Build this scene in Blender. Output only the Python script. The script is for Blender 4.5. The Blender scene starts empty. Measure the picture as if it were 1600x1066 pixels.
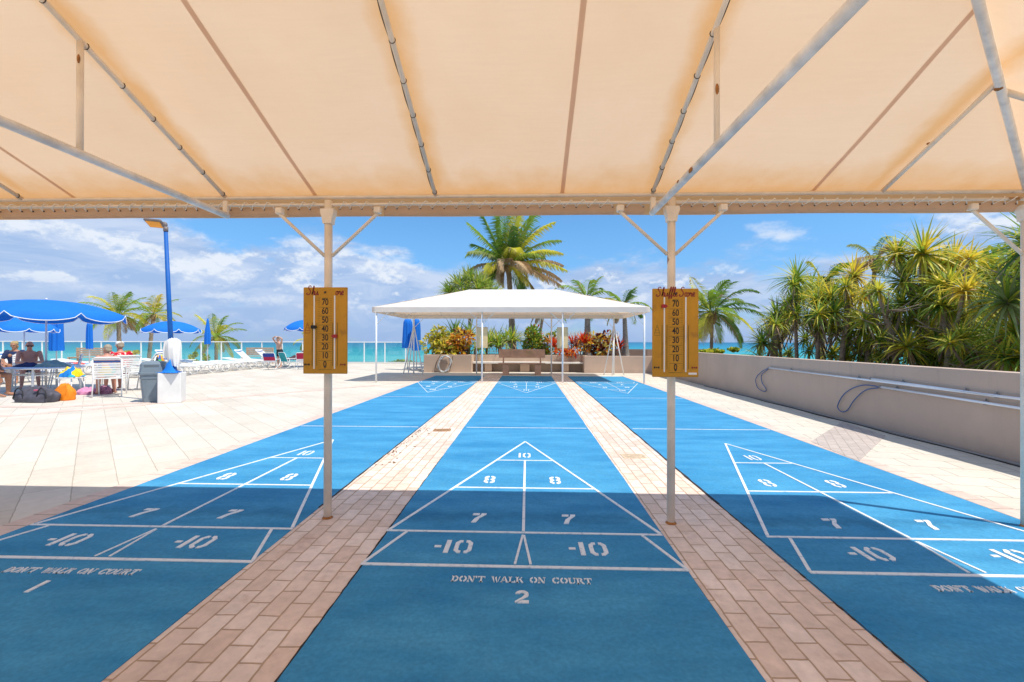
import bpy, math, random
from math import sin, cos, pi, radians, sqrt, atan2
from mathutils import Vector, Matrix
random.seed(7)
S = bpy.context.scene
COL = S.collection
# ------------------------------------------------------------------ camera
FPX, CAMH, YAW, PIT, ROLL = 704.115, 1.28106, 0.0337889, 0.0019109, 0.0022733
Fv = Vector((-sin(YAW)*cos(PIT), cos(YAW)*cos(PIT), sin(PIT)))
R0 = Vector((cos(YAW), sin(YAW), 0)); U0 = R0.cross(Fv)
Rv = R0*cos(ROLL)+U0*sin(ROLL); Uv = -R0*sin(ROLL)+U0*cos(ROLL)
cam_d = bpy.data.cameras.new('camera'); cam = bpy.data.objects.new('camera', cam_d); COL.objects.link(cam)
cam_d.sensor_width = 36; cam_d.lens = FPX/1600*36; cam_d.clip_start = .05; cam_d.clip_end = 60000
M = Matrix((Rv, Uv, -Fv)).transposed().to_4x4(); M.translation = (0, 0, CAMH); cam.matrix_world = M
S.camera = cam
S.render.resolution_x = 1024; S.render.resolution_y = 682

def at(px, py, Y):
    "point of the photograph at depth Y"
    d = Fv+(px-800)/FPX*Rv+(533-py)/FPX*Uv
    t = Y/d.y; return Vector((d.x*t, Y, CAMH+d.z*t))
def G(px, py, z=0):
    "point of the photograph on the level z"
    d = Fv+(px-800)/FPX*Rv+(533-py)/FPX*Uv
    t = (z-CAMH)/d.z; return Vector((d.x*t, d.y*t, z))

# ------------------------------------------------------------------ world, sun, exposure
SUNV = Vector((1.05, -.5, 2.2)).normalized()
W = bpy.data.worlds.new('World'); S.world = W; W.use_nodes = True
def build_world():
    nt = W.node_tree; nt.nodes.clear(); N = nt.nodes.new; L = nt.links.new
    def val(x, sock):
        if isinstance(x, (int, float)): sock.default_value = x
        elif isinstance(x, (tuple, list)): sock.default_value = x
        else: L(x, sock)
    def m(op, a, b=0, c=0):
        n = N('ShaderNodeMath'); n.operation = op; val(a, n.inputs[0]); val(b, n.inputs[1]); val(c, n.inputs[2]); return n.outputs[0]
    def mix(f, a, b):
        n = N('ShaderNodeMix'); n.data_type = 'RGBA'; val(f, n.inputs[0]); val(a, n.inputs[6]); val(b, n.inputs[7]); return n.outputs[2]
    def ss(x, a, b):
        n = N('ShaderNodeMapRange'); n.interpolation_type = 'SMOOTHSTEP'; val(x, n.inputs[0]); n.inputs[1].default_value = a; n.inputs[2].default_value = b; return n.outputs[0]
    tc = N('ShaderNodeTexCoord'); nm = N('ShaderNodeVectorMath'); nm.operation = 'NORMALIZE'; L(tc.outputs['Generated'], nm.inputs[0])
    sep = N('ShaderNodeSeparateXYZ'); L(nm.outputs[0], sep.inputs[0])
    az = m('ARCTAN2', sep.outputs[0], sep.outputs[1]); el = m('ARCSINE', sep.outputs[2])
    def cmb(x, y, z=0):
        n = N('ShaderNodeCombineXYZ'); val(x, n.inputs[0]); val(y, n.inputs[1]); val(z, n.inputs[2]); return n.outputs[0]
    def noise(v, sc, det=6, ro=.55, dist=0):
        n = N('ShaderNodeTexNoise'); L(v, n.inputs['Vector']); n.inputs['Scale'].default_value = sc; n.inputs['Detail'].default_value = det
        n.inputs['Roughness'].default_value = ro; n.inputs['Distortion'].default_value = dist; return n.outputs[0]
    v1 = cmb(az, m('MULTIPLY', el, 2.3), 3.1)
    wx = m('ADD', m('MULTIPLY', m('SUBTRACT', noise(v1, 7, 5), .5), .26), m('MULTIPLY', m('SUBTRACT', noise(v1, 26, 6), .5), .12)); wy = m('MULTIPLY', m('SUBTRACT', noise(cmb(az, m('MULTIPLY', el, 2.3), 9.7), 8, 5), .5), .13)
    azw = m('ADD', az, wx); elw = m('ADD', el, wy)
    def blob(px, py, rx, ry, amp):
        a0 = math.atan((px-824)/704); e0 = (534-py)/704*cos(a0); ra = rx/704*cos(a0)**2; re = ry/704*cos(a0)
        dx = m('DIVIDE', m('SUBTRACT', azw, a0), ra); dy = m('DIVIDE', m('SUBTRACT', elw, e0), re)
        r = m('ADD', m('MULTIPLY', dx, dx), m('MULTIPLY', dy, dy))
        return m('MULTIPLY', m('EXPONENT', m('MULTIPLY', r, -1.0)), amp)
    def total(lst):
        t = None
        for b in lst:
            x = blob(*b); t = x if t is None else m('ADD', t, x)
        return t
    # cloud cover: noise plus broad banks and gaps
    n1 = noise(v1, 4.2, 8, .6, .3)
    cov = m('ADD', m('MULTIPLY', m('SUBTRACT', n1, .5), 3.4), .55)
    banks = total([(150, 430, 420, 130, .75), (560, 440, 230, 70, .7), (1010, 460, 240, 60, .95), (1500, 355, 170, 40, .45), (1215, 360, 80, 24, .9), (1380, 420, 150, 20, .3),
                   (380, 372, 110, 34, -1.3), (650, 365, 150, 40, -1.0), (930, 360, 260, 55, -1.2), (1290, 385, 240, 70, -.8), (800, 340, 300, 40, -.6)])
    cov = ss(m('ADD', cov, banks), 0.05, 1.0)
    v2 = lambda d: cmb(az, m('MULTIPLY', m('ADD', el, d), 1.45), 3.1)
    n2 = noise(v2(0), 12, 8, .58)
    white = m('ADD', total([(345, 408, 75, 24, 1.0), (440, 385, 60, 24, .8), (600, 400, 60, 30, .8), (85, 440, 50, 14, .9), (60, 360, 110, 16, .5), (180, 395, 60, 14, .4), (530, 372, 40, 16, .5), (1000, 432, 60, 12, .4), (1215, 358, 75, 24, 1.2), (660, 375, 60, 20, .4), (500, 450, 60, 14, .5), (360, 460, 30, 10, .8), (1450, 352, 90, 24, .5)]), m('MULTIPLY', m('SUBTRACT', n2, .5), 2.4))
    nS = noise(v2(.012), 12, 8, .58)
    n7 = noise(v2(0), 28, 6, .6); nT = noise(v2(.006), 28, 6, .6)
    emb = m('ADD', m('MULTIPLY', m('SUBTRACT', n2, nS), 3.6), m('MULTIPLY', m('SUBTRACT', n7, nT), 2.0))
    wf = ss(m('ADD', white, emb), .08, .95)
    sky = N('ShaderNodeTexSky'); sky.sky_type = 'NISHITA'; sky.sun_disc = False
    sky.sun_elevation = math.asin(SUNV.z); sky.sun_rotation = atan2(SUNV.x, SUNV.y)
    sky.air_density = 1.0; sky.dust_density = .3; sky.ozone_density = 1.6
    # deeper blue away from the hazy sea horizon
    hz = ss(el, -.02, .26)
    tint = mix(hz, (.62, .92, 1.40, 1), (.86, 1.42, 1.80, 1))
    mul = N('ShaderNodeMix'); mul.data_type = 'RGBA'; mul.blend_type = 'MULTIPLY'; mul.inputs[0].default_value = 1
    L(sky.outputs[0], mul.inputs[6]); L(tint, mul.inputs[7])
    # cloud colours are in the sky texture's own units (background strength 0.1)
    n4 = noise(cmb(az, m('MULTIPLY', el, 3.2), 5.2), 6.5, 8, .62, .6)
    ccol = mix(ss(n4, .36, .66), (4.0, 5.5, 8.3, 1), (6.4, 7.4, 9.3, 1)); ccol = mix(wf, ccol, (8.6, 9.1, 9.9, 1))
    ccol = mix(ss(m('ADD', el, m('MULTIPLY', m('SUBTRACT', n1, .5), .1)), .14, -.02), ccol, (3.5, 5.0, 8.1, 1))
    out = mix(m('MULTIPLY', cov, .93), mul.outputs[2], ccol)
    bg = N('ShaderNodeBackground'); L(out, bg.inputs[0]); bg.inputs[1].default_value = .1
    o = N('ShaderNodeOutputWorld'); L(bg.outputs[0], o.inputs[0])
build_world()
sl = bpy.data.lights.new('sun', 'SUN'); sl.energy = 4.9; sl.angle = radians(.6); sl.color = (1, .955, .875)
so = bpy.data.objects.new('sun', sl); COL.objects.link(so); so.rotation_euler = (-SUNV).to_track_quat('-Z', 'Y').to_euler(); so.location = (8, -6, 12)
S.view_settings.view_transform = 'Standard'; S.view_settings.look = 'None'; S.view_settings.gamma = 1; S.view_settings.exposure = -.02
try:
    S.cycles.max_bounces = 8; S.cycles.transparent_max_bounces = 16; S.cycles.diffuse_bounces = 4
except Exception: pass

# ------------------------------------------------------------------ materials
MATS = {}
def mat(name, col, rough=.6, var=.12, scale=6, bump=0, bscale=40, metal=0, stain=None, spec=.4, transl=0, tcol=None, sheen=0):
    if name in MATS: return MATS[name]
    m = bpy.data.materials.new(name); m.use_nodes = True; nt = m.node_tree; N = nt.nodes.new; L = nt.links.new
    b = nt.nodes['Principled BSDF']; b.inputs['Roughness'].default_value = rough; b.inputs['Metallic'].default_value = metal
    b.inputs['Specular IOR Level'].default_value = spec
    tc = N('ShaderNodeTexCoord'); ns = N('ShaderNodeTexNoise'); ns.inputs['Scale'].default_value = scale; ns.inputs['Detail'].default_value = 6
    L(tc.outputs['Object'], ns.inputs['Vector'])
    mp = N('ShaderNodeMapRange'); mp.inputs[1].default_value = .3; mp.inputs[2].default_value = .7; mp.inputs[3].default_value = 1-var; mp.inputs[4].default_value = 1+var*.6
    L(ns.outputs[0], mp.inputs[0])
    mx = N('ShaderNodeMix'); mx.data_type = 'RGBA'; mx.blend_type = 'MULTIPLY'; mx.inputs[0].default_value = 1
    mx.inputs[6].default_value = (*col, 1); L(mp.outputs[0], mx.inputs[7]); c = mx.outputs[2]
    if stain:
        scol, lo, hi, ssc = stain
        n2 = N('ShaderNodeTexNoise'); n2.inputs['Scale'].default_value = ssc; n2.inputs['Detail'].default_value = 8; L(tc.outputs['Object'], n2.inputs['Vector'])
        r = N('ShaderNodeMapRange'); r.inputs[1].default_value = lo; r.inputs[2].default_value = hi; L(n2.outputs[0], r.inputs[0])
        x = N('ShaderNodeMix'); x.data_type = 'RGBA'; L(r.outputs[0], x.inputs[0]); L(c, x.inputs[6]); x.inputs[7].default_value = (*scol, 1); c = x.outputs[2]
    L(c, b.inputs['Base Color'])
    if bump:
        nb = N('ShaderNodeTexNoise'); nb.inputs['Scale'].default_value = bscale; nb.inputs['Detail'].default_value = 5; L(tc.outputs['Object'], nb.inputs['Vector'])
        bp = N('ShaderNodeBump'); bp.inputs['Strength'].default_value = bump; bp.inputs['Distance'].default_value = .01; L(nb.outputs[0], bp.inputs['Height']); L(bp.outputs[0], b.inputs['Normal'])
    if transl:
        t = N('ShaderNodeBsdfTranslucent'); 
        if tcol: t.inputs[0].default_value = (*tcol, 1)
        else: L(c, t.inputs[0])
        ms = N('ShaderNodeMixShader'); ms.inputs[0].default_value = transl; L(b.outputs[0], ms.inputs[1]); L(t.outputs[0], ms.inputs[2])
        L(ms.outputs[0], nt.nodes['Material Output'].inputs[0])
    MATS[name] = m; return m

def nodes_of(name, rough=.8, spec=.3):
    m = bpy.data.materials.new(name); m.use_nodes = True; MATS[name] = m
    b = m.node_tree.nodes['Principled BSDF']; b.inputs['Roughness'].default_value = rough; b.inputs['Specular IOR Level'].default_value = spec
    return m, m.node_tree.nodes.new, m.node_tree.links.new, b
def mixn(N, L, f, a, b, blend='MIX'):
    n = N('ShaderNodeMix'); n.data_type = 'RGBA'; n.blend_type = blend
    for s, v in ((0, f), (6, a), (7, b)):
        if isinstance(v, (int, float)): n.inputs[s].default_value = v
        elif isinstance(v, tuple): n.inputs[s].default_value = (*v, 1)
        else: L(v, n.inputs[s])
    return n.outputs[2]
def noisen(N, L, vec, scale, det=6, ro=.5):
    n = N('ShaderNodeTexNoise'); n.inputs['Scale'].default_value = scale; n.inputs['Detail'].default_value = det; n.inputs['Roughness'].default_value = ro; L(vec, n.inputs['Vector']); return n.outputs[0]
def rng(N, L, x, a, b, c=0., d=1.):
    n = N('ShaderNodeMapRange'); L(x, n.inputs[0])
    for i, v in enumerate((a, b, c, d)): n.inputs[i+1].default_value = v
    return n.outputs[0]
def brick_mat(name, c1, c2, mortar, bw, bh, rot, msize=.004, offset=.5, loc=(0, 0), stain=.25, bump=.5, nvar=.25, bigstain=None):
    m, N, L, b = nodes_of(name, .85)
    g = N('ShaderNodeNewGeometry'); mp = N('ShaderNodeMapping'); mp.inputs['Rotation'].default_value = (0, 0, radians(rot)); mp.inputs['Location'].default_value = (loc[0], loc[1], 0)
    L(g.outputs['Position'], mp.inputs['Vector'])
    # a little wobble so that the joints are not ruled
    wb = N('ShaderNodeTexNoise'); wb.inputs['Scale'].default_value = 9; L(g.outputs['Position'], wb.inputs['Vector'])
    va = N('ShaderNodeVectorMath'); va.operation = 'MULTIPLY_ADD'; L(wb.outputs['Color'], va.inputs[0]); va.inputs[1].default_value = (.013, .013, 0); L(mp.outputs[0], va.inputs[2])
    br = N('ShaderNodeTexBrick'); L(va.outputs[0], br.inputs['Vector'])
    br.inputs['Scale'].default_value = 1; br.inputs['Brick Width'].default_value = bw; br.inputs['Row Height'].default_value = bh
    br.inputs['Mortar Size'].default_value = msize; br.inputs['Mortar Smooth'].default_value = .25; br.offset = offset; br.squash = 1
    br.inputs['Color1'].default_value = (*c1, 1); br.inputs['Color2'].default_value = (*c2, 1); br.inputs['Mortar'].default_value = (*mortar, 1); br.inputs['Bias'].default_value = 0
    n1 = noisen(N, L, g.outputs['Position'], 14, 8, .65); n2 = noisen(N, L, g.outputs['Position'], 1.3, 6, .6)
    c = mixn(N, L, 1., br.outputs[0], rng(N, L, n1, .3, .7, 1-nvar, 1+nvar*.4), 'MULTIPLY')
    c = mixn(N, L, 1., c, rng(N, L, n2, .3, .7, 1-stain, 1.06), 'MULTIPLY')
    if bigstain:
        n3 = noisen(N, L, g.outputs['Position'], bigstain[1], 8, .7)
        c = mixn(N, L, rng(N, L, n3, .56, .74, 0, .8), c, bigstain[0])
    L(c, b.inputs['Base Color'])
    h = N('ShaderNodeMath'); h.operation = 'MULTIPLY_ADD'; L(br.outputs['Fac'], h.inputs[0]); h.inputs[1].default_value = -1
    n4 = noisen(N, L, g.outputs['Position'], 90, 4, .6); h2 = N('ShaderNodeMath'); h2.operation = 'MULTIPLY'; L(n4, h2.inputs[0]); h2.inputs[1].default_value = .25; L(h2.outputs[0], h.inputs[2])
    bp = N('ShaderNodeBump'); bp.inputs['Strength'].default_value = bump; bp.inputs['Distance'].default_value = .008; L(h.outputs[0], bp.inputs['Height']); L(bp.outputs[0], b.inputs['Normal'])
    return m

# ------------------------------------------------------------------ mesh helpers
class MB:
    def __init__(s): s.v = []; s.f = []; s.m = []; s.sm = []
    def add(s, vs, fs, mi=0, smooth=False):
        o = len(s.v); s.v += [tuple(v) for v in vs]
        for f in fs: s.f.append(tuple(i+o for i in f)); s.m.append(mi); s.sm.append(smooth)
        return s
    def quad(s, a, b, c, d, mi=0): return s.add([a, b, c, d], [(0, 1, 2, 3)], mi)
    def box(s, c, sz, rz=0, mi=0, bev=0, M=None):
        x, y, z = sz[0]/2, sz[1]/2, sz[2]/2
        if bev and bev < min(x, y, z):
            e = bev; vs = []
            for sx in (-1, 1):
                for sy in (-1, 1):
                    for sz_ in (-1, 1):
                        vs += [(sx*x, sy*(y-e), sz_*(z-e)), (sx*(x-e), sy*y, sz_*(z-e)), (sx*(x-e), sy*(y-e), sz_*z)]
            def id(sx, sy, sz_, k): return (((sx > 0)*4+(sy > 0)*2+(sz_ > 0))*3+k)
            fs = []
            for a in (-1, 1):
                fs.append([id(a, -1, -1, 0), id(a, 1, -1, 0), id(a, 1, 1, 0), id(a, -1, 1, 0)][::a])
                fs.append([id(-1, a, -1, 1), id(1, a, -1, 1), id(1, a, 1, 1), id(-1, a, 1, 1)][::-a])
                fs.append([id(-1, -1, a, 2), id(1, -1, a, 2), id(1, 1, a, 2), id(-1, 1, a, 2)][::a])
            for a in (-1, 1):
                for b in (-1, 1):
                    fs.append([id(a, b, -1, 0), id(a, b, -1, 1), id(a, b, 1, 1), id(a, b, 1, 0)][::a*b])
                    fs.append([id(a, -1, b, 0), id(a, 1, b, 0), id(a, 1, b, 2), id(a, -1, b, 2)][::a*b])
                    fs.append([id(-1, a, b, 2), id(1, a, b, 2), id(1, a, b, 1), id(-1, a, b, 1)][::a*b*-1])
                    for d in (-1, 1): fs.append([id(a, b, d, 0), id(a, b, d, 1), id(a, b, d, 2)][::-a*b*d])
        else:
            vs = [(i*x, j*y, k*z) for i in (-1, 1) for j in (-1, 1) for k in (-1, 1)]
            fs = [(0, 1, 3, 2), (4, 6, 7, 5), (0, 4, 5, 1), (2, 3, 7, 6), (0, 2, 6, 4), (1, 5, 7, 3)]
        R = M if M is not None else Matrix.Rotation(rz, 3, 'Z')
        C = Vector(c); return s.add([R@Vector(v)+C for v in vs], fs, mi)
    def tube(s, pts, r, n=8, mi=0, cap=True, closed=False, flat=None):
        pts = [Vector(p) for p in pts]; k = len(pts)
        rs = r if isinstance(r, (list, tuple)) else [r]*k
        ref = None; vs = []
        for i, p in enumerate(pts):
            if closed: t = (pts[(i+1) % k]-pts[i-1])
            else: t = (pts[min(i+1, k-1)]-pts[max(i-1, 0)])
            t = t.normalized() if t.length > 1e-9 else Vector((0, 0, 1))
            if ref is None:
                ref = Vector((0, 0, 1)) if abs(t.z) < .9 else Vector((1, 0, 0))
            u = (ref-t*ref.dot(t)); u = u.normalized() if u.length > 1e-6 else t.orthogonal().normalized(); ref = u; w = t.cross(u)
            for j in range(n):
                a = 2*pi*j/n; vs.append(p+(u*cos(a)*(flat or 1)+w*sin(a))*rs[i])
        fs = []
        for i in range(k if closed else k-1):
            i2 = (i+1) % k
            for j in range(n): fs.append((i*n+j, i*n+(j+1) % n, i2*n+(j+1) % n, i2*n+j))
        if cap and not closed: fs += [tuple(range(n))[::-1], tuple((k-1)*n+j for j in range(n))]
        return s.add(vs, fs, mi, True)
    def lathe(s, prof, c=(0, 0, 0), n=20, mi=0, M=None, sy=1):
        vs = []; C = Vector(c)
        for (r, z) in prof:
            for j in range(n):
                a = 2*pi*j/n; v = Vector((r*cos(a), r*sin(a)*sy, z)); vs.append((M@v if M else v)+C)
        fs = [(i*n+j, i*n+(j+1) % n, (i+1)*n+(j+1) % n, (i+1)*n+j) for i in range(len(prof)-1) for j in range(n)]
        if prof[0][0] > 1e-4: fs.append(tuple(range(n))[::-1])
        if prof[-1][0] > 1e-4: fs.append(tuple((len(prof)-1)*n+j for j in range(n)))
        return s.add(vs, fs, mi, True)
    def ell(s, c, r, n=14, k=9, mi=0, M=None):
        prof = [(sin(pi*i/k), -cos(pi*i/k)) for i in range(k+1)]; vs = []; C = Vector(c)
        r = r if isinstance(r, (tuple, list)) else (r, r, r)
        for (q, z) in prof:
            for j in range(n):
                a = 2*pi*j/n; v = Vector((q*cos(a)*r[0], q*sin(a)*r[1], z*r[2])); vs.append((M@v if M is not None else v)+C)
        fs = [(i*n+j, i*n+(j+1) % n, (i+1)*n+(j+1) % n, (i+1)*n+j) for i in range(k) for j in range(n)]
        return s.add(vs, fs, mi, True)
    def prism(s, poly, z0, z1, mi=0):
        n = len(poly); vs = [(x, y, z0) for x, y in poly]+[(x, y, z1) for x, y in poly]
        area = sum(poly[i][0]*poly[(i+1) % n][1]-poly[(i+1) % n][0]*poly[i][1] for i in range(n))
        if area < 0: vs = [(x, y, z0) for x, y in poly[::-1]]+[(x, y, z1) for x, y in poly[::-1]]
        fs = [tuple(range(n))[::-1], tuple(range(n, 2*n))]+[(i, (i+1) % n, n+(i+1) % n, n+i) for i in range(n)]
        return s.add(vs, fs, mi)
    def build(s, name, mats, parent=None, loc=None):
        me = bpy.data.meshes.new(name); me.from_pydata(s.v, [], s.f)
        for m in (mats if isinstance(mats, (list, tuple)) else [mats]): me.materials.append(m)
        me.polygons.foreach_set('material_index', s.m); me.polygons.foreach_set('use_smooth', s.sm); me.update()
        o = bpy.data.objects.new(name, me); COL.objects.link(o)
        if parent: o.parent = parent
        if loc: o.location = loc
        return o
def tag(o, label=None, cat=None, group=None, kind=None):
    if label: o['label'] = label
    if cat: o['category'] = cat
    if group: o['group'] = group
    if kind: o['kind'] = kind
    return o
def thing(name, loc, rz=0, label=None, cat=None, group=None):
    o = bpy.data.objects.new(name, None); COL.objects.link(o); o.location = loc; o.rotation_euler = (0, 0, rz); o.empty_display_size = .1
    return tag(o, label, cat, group)
KIDS = {}
def copy_tree(o, loc, rz, label, parent=None):
    c = o.copy(); COL.objects.link(c); c.parent = parent
    if parent is None: c.location = loc; c.rotation_euler = (0, 0, rz); c['label'] = label
    for ch in [x for x in o.children]:
        copy_tree(ch, None, None, None, c)
    return c

# ------------------------------------------------------------------ setting: floor, courts, sea
M_deck = brick_mat('cream_concrete_tiles', (.62, .55, .455), (.70, .63, .53), (.44, .38, .30), .92, .30, 45, .0042, .5, (0.02, .11), .10, .35, .10, ((.62, .52, .43), 1.7))
M_paver = brick_mat('cream_pavers', (.65, .58, .475), (.69, .62, .515), (.40, .34, .27), .46, .31, 12, .006, .5, (.1, .05), .10, .35, .08, ((.56, .50, .43), 2.2))
M_brick = brick_mat('pink_brick_pavers', (.80, .61, .49), (.92, .76, .65), (.54, .37, .24), .205, .1035, 90, .0048, .5, (.0, .102), .20, .8, .16, ((.52, .35, .26), 3.0))
M_bord = brick_mat('pink_border_bricks', (.70, .53, .44), (.76, .60, .51), (.38, .29, .22), .40, .20, 0, .005, 0, (.03, 0), .14, .5, .15)
def court_material():
    m, N, L, b = nodes_of('blue_court_paint', .85, .12)
    g = N('ShaderNodeNewGeometry'); P = g.outputs['Position']
    mp = N('ShaderNodeMapping'); mp.inputs['Scale'].default_value = (1, 3.2, 1); L(P, mp.inputs['Vector'])
    n1 = noisen(N, L, mp.outputs[0], 1.1, 8, .6); n2 = noisen(N, L, P, 60, 3, .5); n3 = noisen(N, L, P, 6, 8, .7)
    c = mixn(N, L, rng(N, L, n1, .32, .68), (.032, .222, .445), (.080, .345, .580))
    c = mixn(N, L, rng(N, L, n3, .35, .8, 0, .45), c, (.07, .25, .40))
    c = mixn(N, L, 1., c, rng(N, L, n2, .2, .8, .82, 1.12), 'MULTIPLY')
    vo = N('ShaderNodeTexVoronoi'); vo.inputs['Scale'].default_value = 4.3; L(P, vo.inputs['Vector'])
    sp = rng(N, L, vo.outputs['Distance'], .009, .014, .6, 0.)
    c = mixn(N, L, sp, c, (.62, .66, .66))
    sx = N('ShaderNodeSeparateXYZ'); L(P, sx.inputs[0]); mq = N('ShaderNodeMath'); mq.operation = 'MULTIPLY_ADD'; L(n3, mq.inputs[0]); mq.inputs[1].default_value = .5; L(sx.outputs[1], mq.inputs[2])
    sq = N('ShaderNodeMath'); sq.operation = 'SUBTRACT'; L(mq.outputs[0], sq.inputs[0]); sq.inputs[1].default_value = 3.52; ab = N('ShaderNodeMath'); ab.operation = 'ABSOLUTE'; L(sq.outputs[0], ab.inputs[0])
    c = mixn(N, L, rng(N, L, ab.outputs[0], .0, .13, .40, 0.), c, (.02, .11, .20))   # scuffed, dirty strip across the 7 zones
    # long pale disc scuffs down the lanes
    mp2 = N('ShaderNodeMapping'); mp2.inputs['Scale'].default_value = (9, .55, 1); L(P, mp2.inputs['Vector']); n6 = noisen(N, L, mp2.outputs[0], 1.6, 9, .75)
    c = mixn(N, L, rng(N, L, n6, .58, .80, 0, .35), c, (.11, .38, .55)); L(c, b.inputs['Base Color'])
    bp = N('ShaderNodeBump'); bp.inputs['Strength'].default_value = .25; bp.inputs['Distance'].default_value = .004; L(n2, bp.inputs['Height']); L(bp.outputs[0], b.inputs['Normal'])
    return m
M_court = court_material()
def line_material():
    m, N, L, b = nodes_of('worn_white_line_paint', .6, .3)
    g = N('ShaderNodeNewGeometry'); P = g.outputs['Position']; n = noisen(N, L, P, 28, 8, .7)
    c = mixn(N, L, rng(N, L, n, .52, .72, 0, .75), (.80, .81, .80), (.22, .36, .50)); L(c, b.inputs['Base Color']); return m
M_line = line_material()
M_dark = mat('dark_joint_dirt', (.035, .03, .028), .9)
M_sand = mat('sand', (.62, .52, .36), .95, .15, .4)
# deck: an L-shaped sheet behind and around; edges drop to the beach
dk = MB(); dk.prism([(-48, -14), (6.5, -14), (6.5, 27.2), (-48, 27.2)], -.5, 0)
tag(dk.build('terrace_floor', M_deck), kind='structure', label='cream tiled sun terrace floor laid on the diagonal')
bs = MB(); bs.prism([(-5000, -60), (5000, -60), (5000, 75), (-5000, 75)], -6.6, -6.3)
tag(bs.build('beach', M_sand), kind='structure')
def sea_material():
    m, N, L, b = nodes_of('sea_water', .35, .25)
    g = N('ShaderNodeNewGeometry'); P = g.outputs['Position']; sp = N('ShaderNodeSeparateXYZ'); L(P, sp.inputs[0])
    mp = N('ShaderNodeMapping'); mp.inputs['Scale'].default_value = (.16, 1, 1); L(P, mp.inputs['Vector'])
    n1 = noisen(N, L, mp.outputs[0], .05, 8, .62)
    lg = N('ShaderNodeMath'); lg.operation = 'LOGARITHM'; L(sp.outputs[1], lg.inputs[0]); lg.inputs[1].default_value = 10
    ad = N('ShaderNodeMath'); ad.operation = 'MULTIPLY_ADD'; L(n1, ad.inputs[0]); ad.inputs[1].default_value = .55; L(lg.outputs[0], ad.inputs[2])
    r = N('ShaderNodeValToRGB'); L(rng(N, L, ad.outputs[0], 2.1, 3.9), r.inputs[0]); e = r.color_ramp.elements
    e[0].position = 0; e[0].color = (.13, .50, .47, 1); e[1].position = 1; e[1].color = (.004, .13, .25, 1)
    for p, c in ((.22, (.05, .40, .42, 1)), (.42, (.015, .29, .36, 1)), (.60, (.006, .20, .32, 1)), (.8, (.004, .15, .28, 1))):
        q = e.new(p); q.color = c
    n2 = noisen(N, L, mp.outputs[0], .35, 6, .7)
    c = mixn(N, L, rng(N, L, n2, .60, .74, 0, .6), r.outputs[0], (.50, .72, .72)); L(c, b.inputs['Base Color'])
    b.inputs['IOR'].default_value = 1.15
    bp = N('ShaderNodeBump'); bp.inputs['Strength'].default_value = .5; bp.inputs['Distance'].default_value = .6; L(n2, bp.inputs['Height']); L(bp.outputs[0], b.inputs['Normal'])
    return m
se = MB(); se.quad((-30000, 62, -6.2), (30000, 62, -6.2), (30000, 45000, -6.2), (-30000, 45000, -6.2))
tag(se.build('sea', sea_material()), kind='structure')

CX = [-2.502, -.0226, 2.4568+.03]; CE = [(-3.43, -1.59), (-.935, .90), (1.505, 3.55)]
Y0 = 2.5453; FT = .3048
def strip(name, x0, x1, y0, y1, z, m, label=None):
    b = MB(); b.prism([(x0, y0), (x1, y0), (x1, y1), (x0, y1)], .001, z); return tag(b.build(name, m), kind='structure', label=label)
strip('brick_path', -1.59, -.935, -5, 18.45, .006, M_brick); strip('brick_path', .90, 1.505, -5, 18.45, .006, M_brick)
strip('brick_border', -3.62, -3.43, -5, 17.2, .006, M_bord); strip('brick_border', 3.55, 3.74, -5, 17.2, .006, M_bord)
# cream pavers between the right court and the wall, crossed by a darker brick band
b = MB(); b.prism([(3.74, -5), (5.30, -5), (5.25, 17.2), (3.74, 17.2)], .001, .0055); tag(b.build('paved_walk', M_paver), kind='structure')
def band(pts, z, m, name='brick_band'):
    b = MB(); b.prism([(p.x, p.y) for p in pts], .0012, z); tag(b.build(name, m), kind='structure')
M_band = brick_mat('band_bricks', (.50, .42, .37), (.57, .48, .42), (.36, .30, .25), .205, .1035, 118, .004, .5, (0, 0), .1, .4, .15)
band([G(1267, 691), G(1342, 722), G(1384, 682), G(1316, 660)], .009, M_band)
band([Vector((-9.4, 6.9, 0)), Vector((-9.25, 6.62, 0)), Vector((-3.62, 13.9, 0)), Vector((-3.62, 14.25, 0))], .0056, M_bord)
band([Vector((-16, 8.75, 0)), Vector((-16, 8.5, 0)), Vector((-9.1, 8.25, 0)), Vector((-7.2, 9.45, 0)), Vector((-7.3, 9.7, 0)), Vector((-9.2, 8.5, 0))], .0058, M_bord)
M_dirt = mat('leaf_litter', (.26, .15, .08), .9, .4, 30)
for k, (x0, x1) in enumerate(CE):
    b = MB()
    # slightly uneven painted slab edge
    yl = [.3+i*.5 for i in range(34)]; L_ = [(x0+random.uniform(-.006, .006), y) for y in yl]; R_ = [(x1+random.uniform(-.006, .006), y) for y in yl]
    poly = L_+R_[::-1]; poly[-1] = (x1, .3); poly = [(p[0], min(p[1], 16.8)) for p in poly]
    b.prism(poly, .001, .010)
    c = b.build('shuffleboard_court', M_court); tag(c, kind='structure', label='blue painted shuffleboard court lane number %d' % (k+1))
    if k < 2: pass
def thin(x, ya, yb, w):
    b = MB(); vs = []; n = 90
    P1 = [(x-w/2*random.uniform(.2, 1.3), ya+(yb-ya)*i/n) for i in range(n+1)]; P2 = [(x+w/2*random.uniform(.2, 1.3), ya+(yb-ya)*i/n) for i in range(n+1)]
    b.prism(P1+P2[::-1], .002, .0115); return b
tag(thin(-1.592, 3.4, 16.5, .014).build('dirt_joint', M_dark), kind='structure'); tag(thin(1.508, 3.6, 16.5, .022).build('dirt_joint', M_dark), kind='structure')
tag(thin(1.506, 1.2, 3.6, .008).build('dirt_joint', M_dark), kind='structure'); tag(thin(-.937, 1.5, 5, .008).build('dirt_joint', M_dark), kind='structure')

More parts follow.
